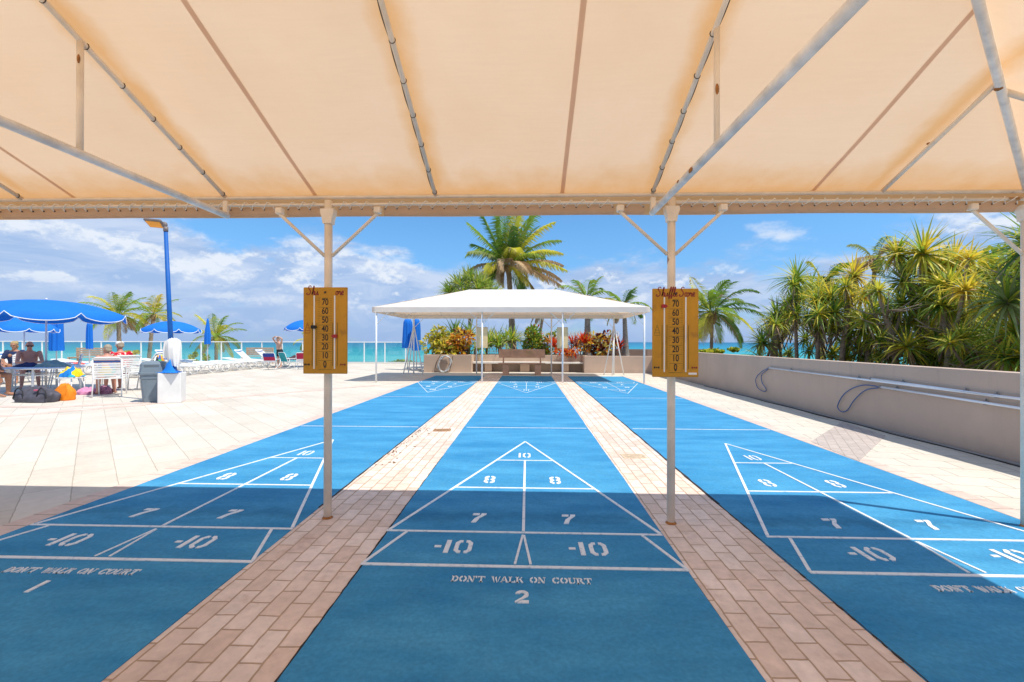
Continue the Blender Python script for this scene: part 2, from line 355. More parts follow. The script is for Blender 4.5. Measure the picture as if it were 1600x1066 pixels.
# painted markings ---------------------------------------------------
def seg(b, x0, y0, x1, y1, w=.022, z=.0145):
    w *= 1 if min(y0, y1) < 9 else .62
    a = Vector((x0, y0)); c = Vector((x1, y1)); d = (c-a).normalized(); n = Vector((-d.y, d.x))*w/2
    b.prism([tuple(a+n), tuple(c+n), tuple(c-n), tuple(a-n)], .009, z)
def arc_pts(cx, cy, rx, ry, a0, a1, n=8): return [(cx+rx*cos(radians(a0+(a1-a0)*i/n)), cy+ry*sin(radians(a0+(a1-a0)*i/n))) for i in range(n+1)]
def ring(cx, cy, rx, ry, t, a0, a1, n=8): return arc_pts(cx, cy, rx, ry, a0, a1, n)+arc_pts(cx, cy, rx-t, ry-t*.8, a1, a0, n)
def glyph(ch):   # stencil numerals, unit height, returns (polys, width)
    if ch == '-': return [[(.05, .42), (.38, .42), (.38, .56), (.05, .56)]], .48
    if ch == '1': return [[(.10, 0), (.34, 0), (.34, 1), (.10, 1)]], .52
    if ch == 'i': return [[(.08, 0), (.30, 0), (.30, 1), (.22, 1), (.02, .82), (.08, .78)]], .42
    if ch == '0':
        l = [(.42, 0), (.26, 0), (.06, .2), (.06, .8), (.26, 1), (.42, 1), (.42, .84), (.34, .84), (.27, .74), (.27, .26), (.34, .16), (.42, .16)]
        r = [(1.0-x, y) for x, y in l]; return [l, r], 1.02
    if ch == '8':
        l = [(.36, 0), (.22, 0), (.06, .14), (.06, .38), (.16, .5), (.06, .62), (.06, .86), (.22, 1), (.36, 1), (.36, .84), (.26, .8), (.24, .62), (.36, .58), (.36, .42), (.24, .38), (.24, .2), (.36, .16)]
        r = [(.84-x, y) for x, y in l]; return [l, r], .84
    if ch == '7': return [[(.02, .80), (.36, .80), (.36, 1), (.02, 1)], [(.44, 1), (.70, 1), (.70, .86), (.46, .46), (.40, 0), (.16, 0), (.22, .42), (.44, .80)]], .74
    if ch == '2':
        return [arc_pts(.36, .68, .34, .32, 170, -35, 10)+[(.30, .21), (.04, .0), (.02, .12), (.36, .44)]+arc_pts(.36, .68, .13, .13, -30, 165, 8), [(.14, 0), (.70, 0), (.70, .2), (.34, .2)]], .74
    if ch == '3':
        return [ring(.33, .74, .33, .26, .2, 150, -80, 10), ring(.33, .28, .36, .28, .2, 80, -150, 10)], .74
    # serif stencil letters: thick stems, thin arms, gaps
    T = .2
    def st(x): return [(x, 0), (x+T, 0), (x+T, 1), (x, 1)]
    def sf(x, y, w=.3): return [(x, y), (x+w, y), (x+w, y+.1), (x, y+.1)]
    if ch == 'D': return [st(.1), sf(.0, 0, .36), sf(.0, .9, .36), ring(.36, .5, .5, .5, .18, 80, -80, 10)], .95
    if ch == 'O': return [ring(.45, .5, .44, .5, .2, 100, 260, 10), ring(.50, .5, .44, .5, .2, 80, -80, 10)], 1.0
    if ch == 'N': return [[(.1, .08), (.17, .08), (.17, .9), (.1, .9)], sf(0, 0, .28), [(.02, 1), (.28, 1), (.82, .0), (.62, 0)], [(.78, .2), (.85, .2), (.85, 1), (.78, 1)], sf(.66, .9, .3)], 1.0
    if ch == "'": return [[(.05, .7), (.14, .7), (.2, 1), (.02, 1)]], .28
    if ch == 'T': return [st(.36), sf(.24, 0, .44), sf(.0, .88, .32), sf(.60, .88, .32), [(0, .7), (.07, .7), (.07, .88), (0, .88)], [(.85, .7), (.92, .7), (.92, .88), (.85, .88)]], .95
    if ch == 'W': return [[(.02, 1), (.26, 1), (.44, .0), (.36, 0)], [(.46, .75), (.62, 1), (.76, .0), (.68, 0)], [(.80, .1), (.86, .1), (1.1, 1), (1.02, 1)], sf(0, .92, .3)], 1.15
    if ch == 'A': return [[(.06, 0), (.14, 0), (.40, .85), (.36, 1)], [(.42, 1), (.56, 1), (.92, 0), (.68, 0)], [(.28, .3), (.5, .3), (.47, .4), (.32, .4)], sf(0, 0, .22)], .98
    if ch == 'L': return [st(.1), sf(.0, .9, .42), sf(.0, 0, .3), [(.38, 0), (.8, 0), (.8, .32), (.72, .32), (.66, .1), (.38, .1)]], .88
    if ch == 'K': return [st(.1), sf(0, 0, .4), sf(0, .9, .4), [(.36, .44), (.44, .5), (.82, .92), (.74, .98)], [(.44, .62), (.60, .66), (.94, 0), (.70, 0)]], .98
    if ch == 'C': return [ring(.48, .5, .46, .5, .2, 100, 262, 10), [(.54, 0), (.72, .04), (.88, .3), (.80, .3), (.54, .12)], [(.54, 1), (.78, .95), (.86, 1), (.86, .64), (.78, .64), (.54, .88)]], .98
    if ch == 'U': return [[(.08, .98), (.28, .98), (.28, .25), (.42, .12), (.42, 0), (.24, .03), (.08, .22)], [(.5, 0), (.5, .1), (.74, .25), (.74, 1), (.82, 1), (.82, .2)], sf(0, .9, .36), sf(.64, .9, .28)], .98
    if ch == 'R': return [st(.1), sf(0, 0, .4), sf(0, .9, .4), ring(.38, .74, .38, .26, .16, 80, -80, 8), [(.42, .46), (.62, .48), (.96, 0), (.74, 0)]], 1.0
    if ch == ' ': return [], .75
    return [], .5
def word(b, txt, cx, cy, h, w, flip=1, z=.0145, slant=0, z0=.009):
    gs = [glyph(c) for c in txt]; tot = sum(g[1] for g in gs); x = 0; sx = w/tot
    for polys, gw in gs:
        for p in polys:
            q = [(cx+flip*((x+px)*sx-w/2+slant*py*h), cy+flip*(py*h-h/2)) for px, py in p]
            b.prism(q, z0, z)
        x += gw
for k, cx in enumerate(CX):
    b = MB()
    for side in (0, 1):
        f = 1 if side == 0 else -1; yb = Y0 if side == 0 else Y0+39*FT
        Y = lambda ft: yb+f*ft*FT
        X = lambda m_: cx+f*m_
        seg(b, X(-.925), Y(0), X(.925), Y(0), .026); seg(b, X(-.92), Y(1.5), X(.915), Y(1.5), .021)
        zz = .0142
        seg(b, X(-.61), Y(4.5), X(.61), Y(4.5), .022, .0138); seg(b, X(-.305), Y(7.5), X(.305), Y(7.5), .02, .0138)
        seg(b, X(-.905), Y(1.56), X(0), Y(10.5), .022, .0142); seg(b, X(.905), Y(1.56), X(0), Y(10.47), .022, .0149)
        seg(b, X(0), Y(1.55), X(0), Y(7.47), .02, .0153)
        seg(b, X(-.78), Y(1.45), X(-.915), Y(.06), .02, .0142); seg(b, X(.78), Y(1.45), X(.915), Y(.06), .02, .0142)
        seg(b, X(-.004), Y(1.38), X(-.045), Y(.10), .014, .0142); seg(b, X(.004), Y(1.36), X(.045), Y(.10), .014, .0149)
        if side == 0:
            word(b, '-10', X(-.43+.0), Y(.78), .17, .25, f); word(b, '-10', X(.40), Y(.78), .17, .25, f)
            word(b, '7', X(-.34), Y(2.28), .165, .105, f, slant=.12); word(b, '7', X(.31), Y(2.28), .165, .105, f, slant=.12)
            word(b, '8', X(-.32), Y(5.25), .20, .115, f); word(b, '8', X(.28), Y(5.25), .20, .115, f)
            word(b, '10', X(-.005), Y(8.2), .19, .15, f)
            word(b, "DON'T WALK ON COURT", X(-.005), Y(-.46), .056, .75, f)
            word(b, ['1', '2', '3'][k], X(.0) if k == 1 else X(-.02), Y(-.98), .11, .075 if k else .05, f)
        else:
            word(b, '-10', X(-.43), Y(.78), .17, .25, f); word(b, '-10', X(.40), Y(.78), .17, .25, f)
            for s_ in (-1, 1):
                word(b, '7', X(.33*s_), Y(3.0), .19, .12, f); word(b, '8', X(.31*s_), Y(5.6), .2, .13, f)
            word(b, '10', X(0), Y(8.4), .2, .17, f)
    seg(b, CE[k][0]+.04, Y0+13.5*FT, CE[k][1]-.03, Y0+13.5*FT, .018); seg(b, CE[k][0]+.04, Y0+25.5*FT, CE[k][1]-.03, Y0+25.5*FT, .02)
    tag(b.build('court_lines', M_line), kind='structure', label='white stencilled scoring triangles and numbers painted on blue lane %d' % (k+1))
# drain covers set in the brick paths
M_rust = mat('rusty_grate', (.42, .24, .12), .9, .5, 25, .3)
M_drainc = mat('tan_drain_frame', (.66, .52, .36), .9, .25, 20)
def drain(c, w, d, rz, label, m):
    t = thing('drain_cover', (c.x, c.y, .006), rz, label, 'drain cover')
    f = MB()
    for s_ in (-1, 1): f.box((0, s_*d/2, .0), (w+.02, .018, .008)); f.box((s_*w/2, 0, .0005), (.018, d-.016, .008))
    f.build('frame', m, t)
    g = MB(); g.box((0, 0, -.001), (w-.02, d-.02, .005), 0, 0)
    n = 7
    for i in range(n): g.box((-w/2+.03+(w-.06)*i/(n-1), 0, .002), (.012, d-.04, .006), .25)
    g.build('grate', M_rust if m is M_rust else M_drainc, t)
drain(G(691, 673), .23, .17, .1, 'small rusty brown drain cover in the left brick path', M_rust)
drain(G(990, 714), .24, .17, .05, 'tan drain cover in the right brick path', M_drainc)
b = MB()
for i in range(60):
    t_ = random.random(); x = -1.56+random.gauss(0, .03)+(random.random()**3)*.2; y = 4.6+t_*2.2; a = random.random()*6
    b.box((x, y, .010), (random.uniform(.008, .03), random.uniform(.004, .012), .005), a)
tag(b.build('leaf_litter', M_dirt), kind='stuff', label='scattered dry brown leaf litter along the edge of lane 1')

# ------------------------------------------------------------------ canopies
def fabric_material(name, stained):
    m, N, L, b = nodes_of(name, .9, .1)
    g = N('ShaderNodeNewGeometry'); P = g.outputs['Position']
    n1 = noisen(N, L, P, 1.6, 8, .6); 
    mp = N('ShaderNodeMapping'); mp.inputs['Scale'].default_value = (2.5, 30, 30); L(P, mp.inputs['Vector']); n2 = noisen(N, L, mp.outputs[0], 2, 5, .6)
    base = mixn(N, L, rng(N, L, n1, .3, .7), (.84, .72, .58) if stained else (.84, .81, .75), (.80, .67, .51) if stained else (.80, .76, .68)); tr = mixn(N, L, rng(N, L, n1, .3, .7), (.99, .655, .395), (.96, .605, .345))
    base = mixn(N, L, 1., base, rng(N, L, n2, .3, .7, .985, 1.01), 'MULTIPLY'); tr = mixn(N, L, 1., tr, rng(N, L, n2, .3, .7, .98, 1.01), 'MULTIPLY')
    if stained:
        sp = N('ShaderNodeSeparateXYZ'); L(P, sp.inputs[0])
        def M_(op, a, b_=0., c_=0.):
            n = N('ShaderNodeMath'); n.operation = op
            for i, v in enumerate((a, b_, c_)):
                if isinstance(v, (int, float)): n.inputs[i].default_value = v
                else: L(v, n.inputs[i])
            return n.outputs[0]
        nn = noisen(N, L, P, 5, 8, .65)
        u = M_('DIVIDE', M_('ADD', sp.outputs[0], 2.2+15.4), 1.54); d = M_('ABSOLUTE', M_('SUBTRACT', u, M_('ROUND', u)))
        s1 = rng(N, L, M_('ADD', d, M_('MULTIPLY', M_('SUBTRACT', nn, .5), .10)), .008, .075, .85, 0.); s1 = M_('MULTIPLY', s1, rng(N, L, sp.outputs[0], 2.55, 2.7, 1., 0.))
        s2 = rng(N, L, M_('ADD', sp.outputs[1], M_('MULTIPLY', M_('SUBTRACT', nn, .5), .5)), 2.98, 3.3, 0., .8)
        s = M_('MAXIMUM', s1, s2)
        n5 = noisen(N, L, P, 9, 8, .75); s = M_('MAXIMUM', s, rng(N, L, n5, .68, .80, 0., .35))
        tr = mixn(N, L, s, tr, (.86, .43, .14)); base = mixn(N, L, s, base, (.74, .52, .30))
        # round mildew spot near the left rafter
        vd = N('ShaderNodeVectorMath'); vd.operation = 'DISTANCE'; L(P, vd.inputs[0]); q = at(279, 265, 2.95); vd.inputs[1].default_value = tuple(q)
        ds = M_('ADD', M_('ABSOLUTE', M_('SUBTRACT', vd.outputs['Value'], .03)), M_('MULTIPLY', M_('SUBTRACT', nn, .5), .03))
        sp_ = rng(N, L, ds, .002, .022, .6, 0.); tr = mixn(N, L, sp_, tr, (.30, .22, .12)); base = mixn(N, L, sp_, base, (.4, .33, .22))
    L(base, b.inputs['Base Color']); t = N('ShaderNodeBsdfTranslucent'); L(tr, t.inputs[0])
    ms = N('ShaderNodeMixShader'); ms.inputs[0].default_value = .40 if stained else .25; L(b.outputs[0], ms.inputs[1]); L(t.outputs[0], ms.inputs[2])
    L(ms.outputs[0], m.node_tree.nodes['Material Output'].inputs[0])
    bp = N('ShaderNodeBump'); bp.inputs['Strength'].default_value = .25; bp.inputs['Distance'].default_value = .02; L(n1, bp.inputs['Height']); L(bp.outputs[0], b.inputs['Normal']); L(bp.outputs[0], t.inputs['Normal'])
    return m
M_fab = fabric_material('cream_canopy_fabric', True); M_fabf = fabric_material('white_canopy_fabric', False)
M_seam = mat('doubled_fabric_seam', (.72, .58, .46), .9, .1, 8, transl=.45, tcol=(.85, .60, .43))
M_frame = mat('cream_painted_steel', (.90, .78, .63), .45, .12, 9, bump=.15, bscale=60, stain=((.42, .20, .06), .70, .74, 5))
M_chord = mat('grey_white_painted_steel', (.93, .87, .79), .5, .22, 12, bump=.15, bscale=60, stain=((.34, .13, .03), .735, .75, 7))
M_white = mat('white_painted_steel', (.84, .84, .82), .4, .06, 10)
M_rope = mat('white_lacing_rope', (.92, .86, .76), .8)
M_grom = mat('dark_grommet', (.10, .08, .06), .4, metal=.6)
M_rustp = mat('flaking_rust', (.40, .17, .05), .9, .4, 60, bump=.6)

def canopy(root, x0, x1, y0, y1, zb, zt, zr, rx0, rx1, ry, fab, frm, rafters, seams, posts, main):
    """hipped fabric canopy on a pipe frame; front is y0.. for the far one, y1 for the near one"""
    O = root.location
    def P(x, y, z): return Vector((x, y, z))-O
    ws = sorted(set([rx0, rx1]+[r for r in rafters if rx0 < r < rx1]))
    b = MB()
    def slope(fn, nu, nv):
        vs = [fn(i/nu, j/nv) for j in range(nv+1) for i in range(nu+1)]; w = nu+1
        b.add(vs, [(j*w+i, j*w+i+1, (j+1)*w+i+1, (j+1)*w+i) for j in range(nv) for i in range(nu)], 0, True)
    def sag(x, y, v):
        d = min(abs(x-r) for r in rafters); return -.026*(1-math.exp(-d*4))*sin(pi*v)-.005*sin(x*9+y*5)*sin(pi*v)+.0025*sin(x*31+sin(y*7)*2)*math.exp(-v*7)*(v > 0)
    def fr(ye, up=1):
        def fn(u, v):
            xa = x0+(rx0-x0)*v; xb = x1+(rx1-x1)*v; x = xa+(xb-xa)*u; y = ye+(ry-ye)*v
            return P(x, y, zt+(zr-zt)*v+sag(x, y, v))
        return fn
    slope(fr(y0), 72, 14); slope(fr(y1), 72, 14)
    def sd(xe, xr):
        def fn(u, v):
            ya = y0+(ry-y0)*v; yb = y1+(ry-y1)*v; return P(xe+(xr-xe)*v, ya+(yb-ya)*u, zt+(zr-zt)*v-.008*sin(pi*v)*sin(pi*u))
        return fn
    slope(sd(x0, rx0), 12, 12); slope(sd(x1, rx1), 12, 12)
    f = b.build('roof_fabric', fab, root)
    # valance: a strip round all four sides, slightly wavy at its hem, with a turned-up inner hem
    b = MB(); per = []
    def edge(ax, ay, bx, by, n):
        for i in range(n): per.append((ax+(bx-ax)*i/n, ay+(by-ay)*i/n))
    n_ = int((x1-x0)/.12); m_ = int((y1-y0)/.12)
    edge(x0, y0, x1, y0, n_); edge(x1, y0, x1, y1, m_); edge(x1, y1, x0, y1, n_); edge(x0, y1, x0, y0, m_)
    k = len(per); vs = []
    cx, cy = (x0+x1)/2, (y0+y1)/2
    for i, (x, y) in enumerate(per):
        w = .004*sin(i*1.3); vs += [P(x, y, zt+.002), P(x, y, (zt+zb)/2)+Vector((0, w, 0)), P(x, y, zb+.003*sin(i*.45))]
    b.add(vs, [(i*3+j, ((i+1) % k)*3+j, ((i+1) % k)*3+j+1, i*3+j+1) for i in range(k) for j in (0, 1)], 0, True)
    b.build('valance', fab, root)
    pr = .028 if main else .028
    zpt = zb-.0
    # pipes along the eave
    ins = .085
    for z, r in ((zt-.035, .014), (zt-.088, .012)):
        q = MB(); i_ = ins
        q.tube([P(x0+i_, y0+i_, z), P(x1-i_, y0+i_, z), P(x1-i_, y1-i_, z), P(x0+i_, y1-i_, z)], r, 8, closed=True)
        q.build('eave_pipe', frm, root)
    # rafters, hips, ridge
    def zs(y, off=.03):
        v = (y1-y)/(y1-ry) if y > ry else (y-y0)/(ry-y0); return zt+(zr-zt)*v-off
    q = MB(); q.tube([P(rx0, ry, zr-.045), P(rx1, ry, zr-.045)], .022, 8); q.build('ridge_pipe', frm, root)
    for (ex, hx) in ((x0, rx0), (x1, rx1)):
        for ey in (y0, y1):
            s_ = 1 if ey == y0 else -1; sx = 1 if ex == x0 else -1
            q = MB(); q.tube([P(ex+sx*ins, ey+s_*ins, zt-.035), P(hx, ry, zr-.05)], .021 if main else .02, 8); q.build('hip_pipe', M_chord if main else frm, root)
    for r in rafters:
        for ye, s_ in ((y0, 1), (y1, -1)):
            if r < rx0: v = (r-x0)/(rx0-x0)
            elif r > rx1: v = (x1-r)/(x1-rx1)
            else: v = 1
            a = P(r, ye+s_*ins, zt-.03); c = P(r, ye+(ry-ye)*v, zt+(zr-zt)*v-.045)
            q = MB(); q.tube([a, c], .014, 8)
            if main and s_ < 0:
                pass
            rf = q.build('rafter', frm, root)
            if main and s_ < 0 and r > -4 and r < 2:
                # laced sleeve: ties every 25 cm, rope on the shaded side
                d = c-a; n = 9
                for i in range(n+1):
                    q = MB(); p = a+d*(.02+.96*i/n); q.tube([p+Vector(((.0155*cos(t)), .003, .0155*sin(t))) for t in [2*pi*j/10 for j in range(10)]], .0026, 5, closed=True); q.build('tie', M_grom, rf)
                q = MB(); sgn = 1 if r > -.3 else -1
                pts = []
                for i in range(n*6+1):
                    t = i/(n*6); p = a+d*(.02+.96*t); pts.append(p+Vector((sgn*(.015+.006*abs(sin(pi*t*n))), 0, .012)))
                q.tube(pts, .0034, 5); q.build('lacing_cord', M_grom, rf)
    # side jack rafters
    for (ex, hx) in ((x1, rx1), (x0, rx0)):
        s_ = -1 if ex == x1 else 1
        for yy in ((ry+(y1-ry)*.59, ry-(ry-y0)*.59) if main else (ry,)):
            v = 1-abs(yy-ry)/(y1-ry) if yy > ry else 1-abs(yy-ry)/(ry-y0)
            q = MB(); q.tube([P(ex+s_*ins, yy, zt-.035), P(ex+(hx-ex)*v, yy, zt+(zr-zt)*v-.045)], .016, 8); q.build('rafter', frm, root)
    for r in seams:
        for ye, s_ in ((y0, 1), (y1, -1)):
            if r < rx0: v1 = (r-x0)/(rx0-x0)
            elif r > rx1: v1 = (x1-r)/(x1-rx1)
            else: v1 = 1
            q = MB(); n = 16; vs = []
            for i in range(n+1):
                v = v1*i/n; y = ye+(ry-ye)*v
                for x in (r-.014, r+.014): vs.append(P(x, y, zt+(zr-zt)*v+sag(x, y, v)+(-.004 if main else .005)))
            q.add(vs, [(2*i, 2*i+1, 2*i+3, 2*i+2) for i in range(n)], 0, True); q.build('seam', M_seam if main else mat('white_roof_seam', (.70, .69, .66), .9), root)
    # posts with flared heads and knee braces
    for (px_, py_, dirs) in posts:
        q = MB(); q.tube([P(px_, py_, 0), P(px_, py_, zt-.06)], pr, 14)
        po = q.build('post', frm if main else M_white, root)
        if main:
            q = MB(); s_ = 1
            q.prism([(px_-O.x-.03, py_-O.y-.006), (px_-O.x+.03, py_-O.y-.006), (px_-O.x+.03, py_-O.y+.006), (px_-O.x-.03, py_-O.y+.006)], zb-.10, zb-.09)
            pts = [(-.050, .03), (-.048, .0), (-.036, -.035), (-.031, -.075), (.031, -.075), (.036, -.035), (.048, .0), (.050, .03)]
            q = MB(); n = len(pts); vs = [P(px_+x, py_+yy, zb+z) for yy in (-.031, .031) for x, z in pts]
            q.add(vs, [tuple(range(n)), tuple(range(2*n-1, n-1, -1))]+[(i, n+i, n+(i+1) % n, (i+1) % n) for i in range(n)]); q.build('gusset', frm, po)
            q = MB(); q.lathe([(.037, 0.0), (.038, .003), (.031, .006), (.029, .014)], P(px_, py_, .006), 16); q.build('base_plate', M_rustp, po)
        for dx, dy in dirs:
            q = MB(); L0, H0 = (.36, .31) if main else (.38, .36)
            a = P(px_+dx*.028, py_+dy*.028, zb-H0+.005); c = P(px_+dx*L0, py_+dy*L0, zb+.0)
            q.tube([a, a+(c-a)*.97, c], .0125 if main else .011, 7); q.build('knee_brace', frm if main else M_white, po)
            if main and dx:
                q = MB(); q.box(P(px_+dx*L0, py_, zb+.022), (.05, .05, .045), bev=.006); q.build('clamp', frm, po)
    return root

MX0, MX1, MY0, MY1 = -6.6, 3.52, -.66, 3.30
mc = thing('fabric_canopy', (-1.4, 1.3, 0), 0, 'large cream fabric canopy on a cream steel pipe frame overhead in the foreground', 'canopy')
raf = [-5.28, -3.74, -2.2, -.66, .88, 2.46]
mposts = [(x, 3.215, ((-1, 0), (1, 0))) for x in (-6.45, -4.35, -1.44, 1.015)]+[(3.46, 3.245, ((-1, 0),))]
mposts += [(x, -.56, ((-1, 0), (1, 0))) for x in (-6.45, -4.35, -1.44, 1.015)]+[(3.46, -.56, ((-1, 0),))]
canopy(mc, MX0, MX1, MY0, MY1, 2.205, 2.36, 3.13, -3.9, 1.07, 1.32, M_fab, M_frame, raf, [-5.2, -3.42, -1.57, .252, 2.034], mposts, True)
O = mc.location
for x in (-5.28, -2.2, .885):
    q = MB(); q.tube([Vector((x, MY1-.07, 2.20))-O, Vector((x, MY0+.07, 2.20))-O], .0225, 12); tc_ = q.build('tie_beam', M_chord, mc)
    for y in (2.14, .5):
        zt_ = 2.36+.77*(1-abs(y-1.32)/1.98)-.05
        q = MB(); q.tube([Vector((x, y, 2.2))-O, Vector((x, y, zt_))-O], .0145, 8); q.build('strut', M_frame, tc_)
    q = MB(); q.box(Vector((x, MY1-.085, 2.255))-O, (.035, .03, .10), bev=.004); q.build('bracket', M_frame, tc_)
# rust flakes
hipd = lambda y: Vector((MX1-.06-(MX1-.06-1.07)*(MY1-.06-y)/(MY1-.06-1.32), y, 2.325+.755*(MY1-.06-y)/(MY1-.06-1.32)))
for p_, s_ in ((Vector((.885-.004, 2.126, 2.46)), (.009, .005, .026)), (Vector((-2.2+.006, 2.126, 2.66)), (.008, .005, .022)), (Vector((.885-.021, 2.42, 2.195)), (.005, .03, .014)), (Vector((.885-.021, 2.62, 2.205)), (.004, .02, .008)), (hipd(2.45)-Vector((.004, .0, .018)), (.018, .02, .010)), (Vector((2.46, 2.85, 2.505)), (.010, .012, .006))):
    q = MB(); q.ell(p_-O, s_, 8, 6); q.build('rust_patch', M_rustp, mc)
# inner hem laced up over the lower eave pipe, left open at posts and braces
gaps = []
for x in (-6.45, -4.35, -1.44, 1.015, 3.46): gaps += [(x-.36-.032, x-.36+.032), (x-.055, x+.055), (x+.36-.03, x+.36+.03)]
gaps += [(.84, .93)]
gaps.sort(); xs = MX0+.12; runs = []
for a, c in gaps:
    if c < xs or a > MX1-.1: continue
    if a > xs+.05: runs.append((xs, a))
    xs = max(xs, c)
if xs < MX1-.12: runs.append((xs, MX1-.1))
M_hem = mat('cream_hem_fabric', (.66, .48, .34), .9, .1, 10, transl=.35, tcol=(.9, .68, .46))
for a, c in runs:
    q = MB(); n = max(2, int((c-a)/.05)); vs = []
    for i in range(n+1):
        x = a+(c-a)*i/n; w = .0025*sin(i*1.7)
        vs += [Vector((x, MY1-.006, 2.207))-O, Vector((x, MY1-.03, 2.203+w))-O, Vector((x, MY1-.052+w, 2.232))-O, Vector((x, MY1-.058+w*.5, 2.262+w))-O]
    q.add(vs, [(4*i+j, 4*i+4+j, 4*i+5+j, 4*i+1+j) for i in range(n) for j in range(3)], 0, True)
    h = q.build('laced_hem', M_hem, mc)
    ng = max(1, round((c-a-.03)/.085)); gx = [a+.015+(c-a-.03)*i/ng for i in range(ng+1)]
    q = MB()
    for x in gx: q.tube([Vector((x, MY1-.0605, 2.247))-O, Vector((x, MY1-.0555, 2.247))-O], .0055, 8)
    q.build('grommet', M_grom, h)['kind'] = 'stuff'
    q = MB(); pts = []
    for i, x in enumerate(gx):
        pts.append(Vector((x, MY1-.064, 2.247+random.uniform(-.002, .002)))-O)
        if i < ng: pts += [Vector((x+.03*random.uniform(.6, 1.4), MY1-.102, 2.268))-O, Vector((x+.045, MY1-.098, 2.285+random.uniform(0, .004)))-O, Vector((x+.058, MY1-.085, 2.287))-O]
    if len(pts) > 1: q.tube(pts, .0034, 5); q.build('lacing_rope', M_rope, h)

fc = thing('fabric_canopy', (-.55, 16, 0), 0, 'white hipped fabric canopy on slim white posts at the far end of the blue courts', 'canopy')
fposts = [(-4.74, 14.0, ((1, 0),)), (-1.41, 14.05, ((-1, 0), (1, 0))), (1.1, 14.05, ((-1, 0), (1, 0))), (3.6, 14.0, ((-1, 0),)),
          (-4.50, 17.75, ((1, 0),)), (-2.0, 17.75, ((-1, 0), (1, 0))), (.95, 17.75, ((-1, 0), (1, 0))), (3.39, 17.75, ((-1, 0),))]
canopy(fc, -4.86, 3.76, 13.95, 17.88, 2.20, 2.36, 3.13, -2.05, 1.0, 15.9, M_fabf, M_white, [-3.4, -1.9, -.5, .9, 2.3], [-3.1, -1.55, .0, 1.5, 2.9], fposts, False)
O = fc.location
for (x, y) in ((-4.50, 17.75), (3.39, 17.75)):
    for (ex, ey) in ((x-.40, y-.05), (x+.38, y-.05), (x-.13, y-.35)):
        q = MB(); q.tube([Vector((ex, ey, 0))-O, Vector((x, y, 1.95))-O], .022, 8); q.build('leg_brace', M_white, fc)
for y in (14.05, 15.9, 17.75):
    q = MB(); q.tube([Vector((-4.7 if y != 15.9 else -4.75, y, 2.27))-O, Vector((3.6, y, 2.27))-O], .016, 8); q.build('tie_beam', M_frame, fc)

# ------------------------------------------------------------------ scoreboards
M_board = mat('golden_yellow_board', (.60, .285, .012), .5, .18, 5, stain=((.34, .15, .02), .58, .72, 9))
M_boardback = mat('beige_board_back', (.80, .58, .30), .6, .1, 6)
M_black = mat('black_print', (.015, .014, .013), .5); M_red = mat('red_plastic', (.42, .02, .025), .4); M_redink = mat('red_script_ink', (.28, .035, .025), .6)
M_slot = mat('white_slot', (.88, .88, .86), .5, .03); M_olive = mat('olive_print', (.20, .14, .02), .6)
SCRIPT = {'S': [[(.62, .95), (.5, 1.08), (.3, 1.0), (.26, .78), (.45, .55), (.5, .3), (.34, .04), (.08, .0), (0, .14), (.12, .22)]],
 'h': [[(0, 0), (.22, .6), (.34, 1.0), (.26, 1.02), (.16, .5), (.06, 0)], [(.08, .12), (.24, .42), (.34, .42), (.28, .1), (.34, 0), (.46, .12)]],
 'u': [[(.0, .42), (-.02, .1), (.08, 0), (.22, .16), (.32, .42), (.28, .1), (.34, 0), (.46, .14)]],
 'f': [[(0, .1), (.2, .55), (.36, 1.0), (.28, 1.08), (.16, .6), (.06, .0), (.0, -.22), (.06, -.24), (.12, -.05), (.26, .1)]],
 'l': [[(0, .1), (.24, .6), (.34, 1.0), (.26, 1.05), (.12, .5), (.08, .06), (.18, 0), (.3, .12)]],
 'e': [[(0, .16), (.2, .26), (.24, .4), (.12, .44), (.02, .2), (.12, 0), (.3, .1)]],
 'c': [[(.26, .36), (.16, .44), (.02, .22), (.1, 0), (.3, .12)]],
 'o': [[(.2, .42), (.04, .36), (0, .12), (.1, 0), (.24, .12), (.26, .34), (.16, .42), (.36, .38)]],
 'r': [[(0, .1), (.12, .44), (.14, .36), (.28, .36), (.22, .08), (.28, 0), (.4, .12)]], ' ': []}
ADV = {'S': .66, 'h': .44, 'u': .44, 'f': .27, 'l': .27, 'e': .29, 'c': .28, 'o': .34, 'r': .38, ' ': .22}
def flat_text(txt, size, xs=1, off=0):
    cu = bpy.data.curves.new('t', 'FONT'); cu.body = txt; cu.size = size; cu.align_x = 'CENTER'; cu.offset = off; cu.fill_mode = 'FRONT'
    o = bpy.data.objects.new('t', cu); COL.objects.link(o); bpy.context.view_layer.update()
    me = bpy.data.meshes.new_from_object(o.evaluated_get(bpy.context.evaluated_depsgraph_get()))
    vs = [(v.co.x*xs, v.co.y) for v in me.vertices]; fs = [tuple(p.vertices) for p in me.polygons]
    bpy.data.objects.remove(o); bpy.data.curves.remove(cu); bpy.data.meshes.remove(me); return vs, fs
NUMS = {}
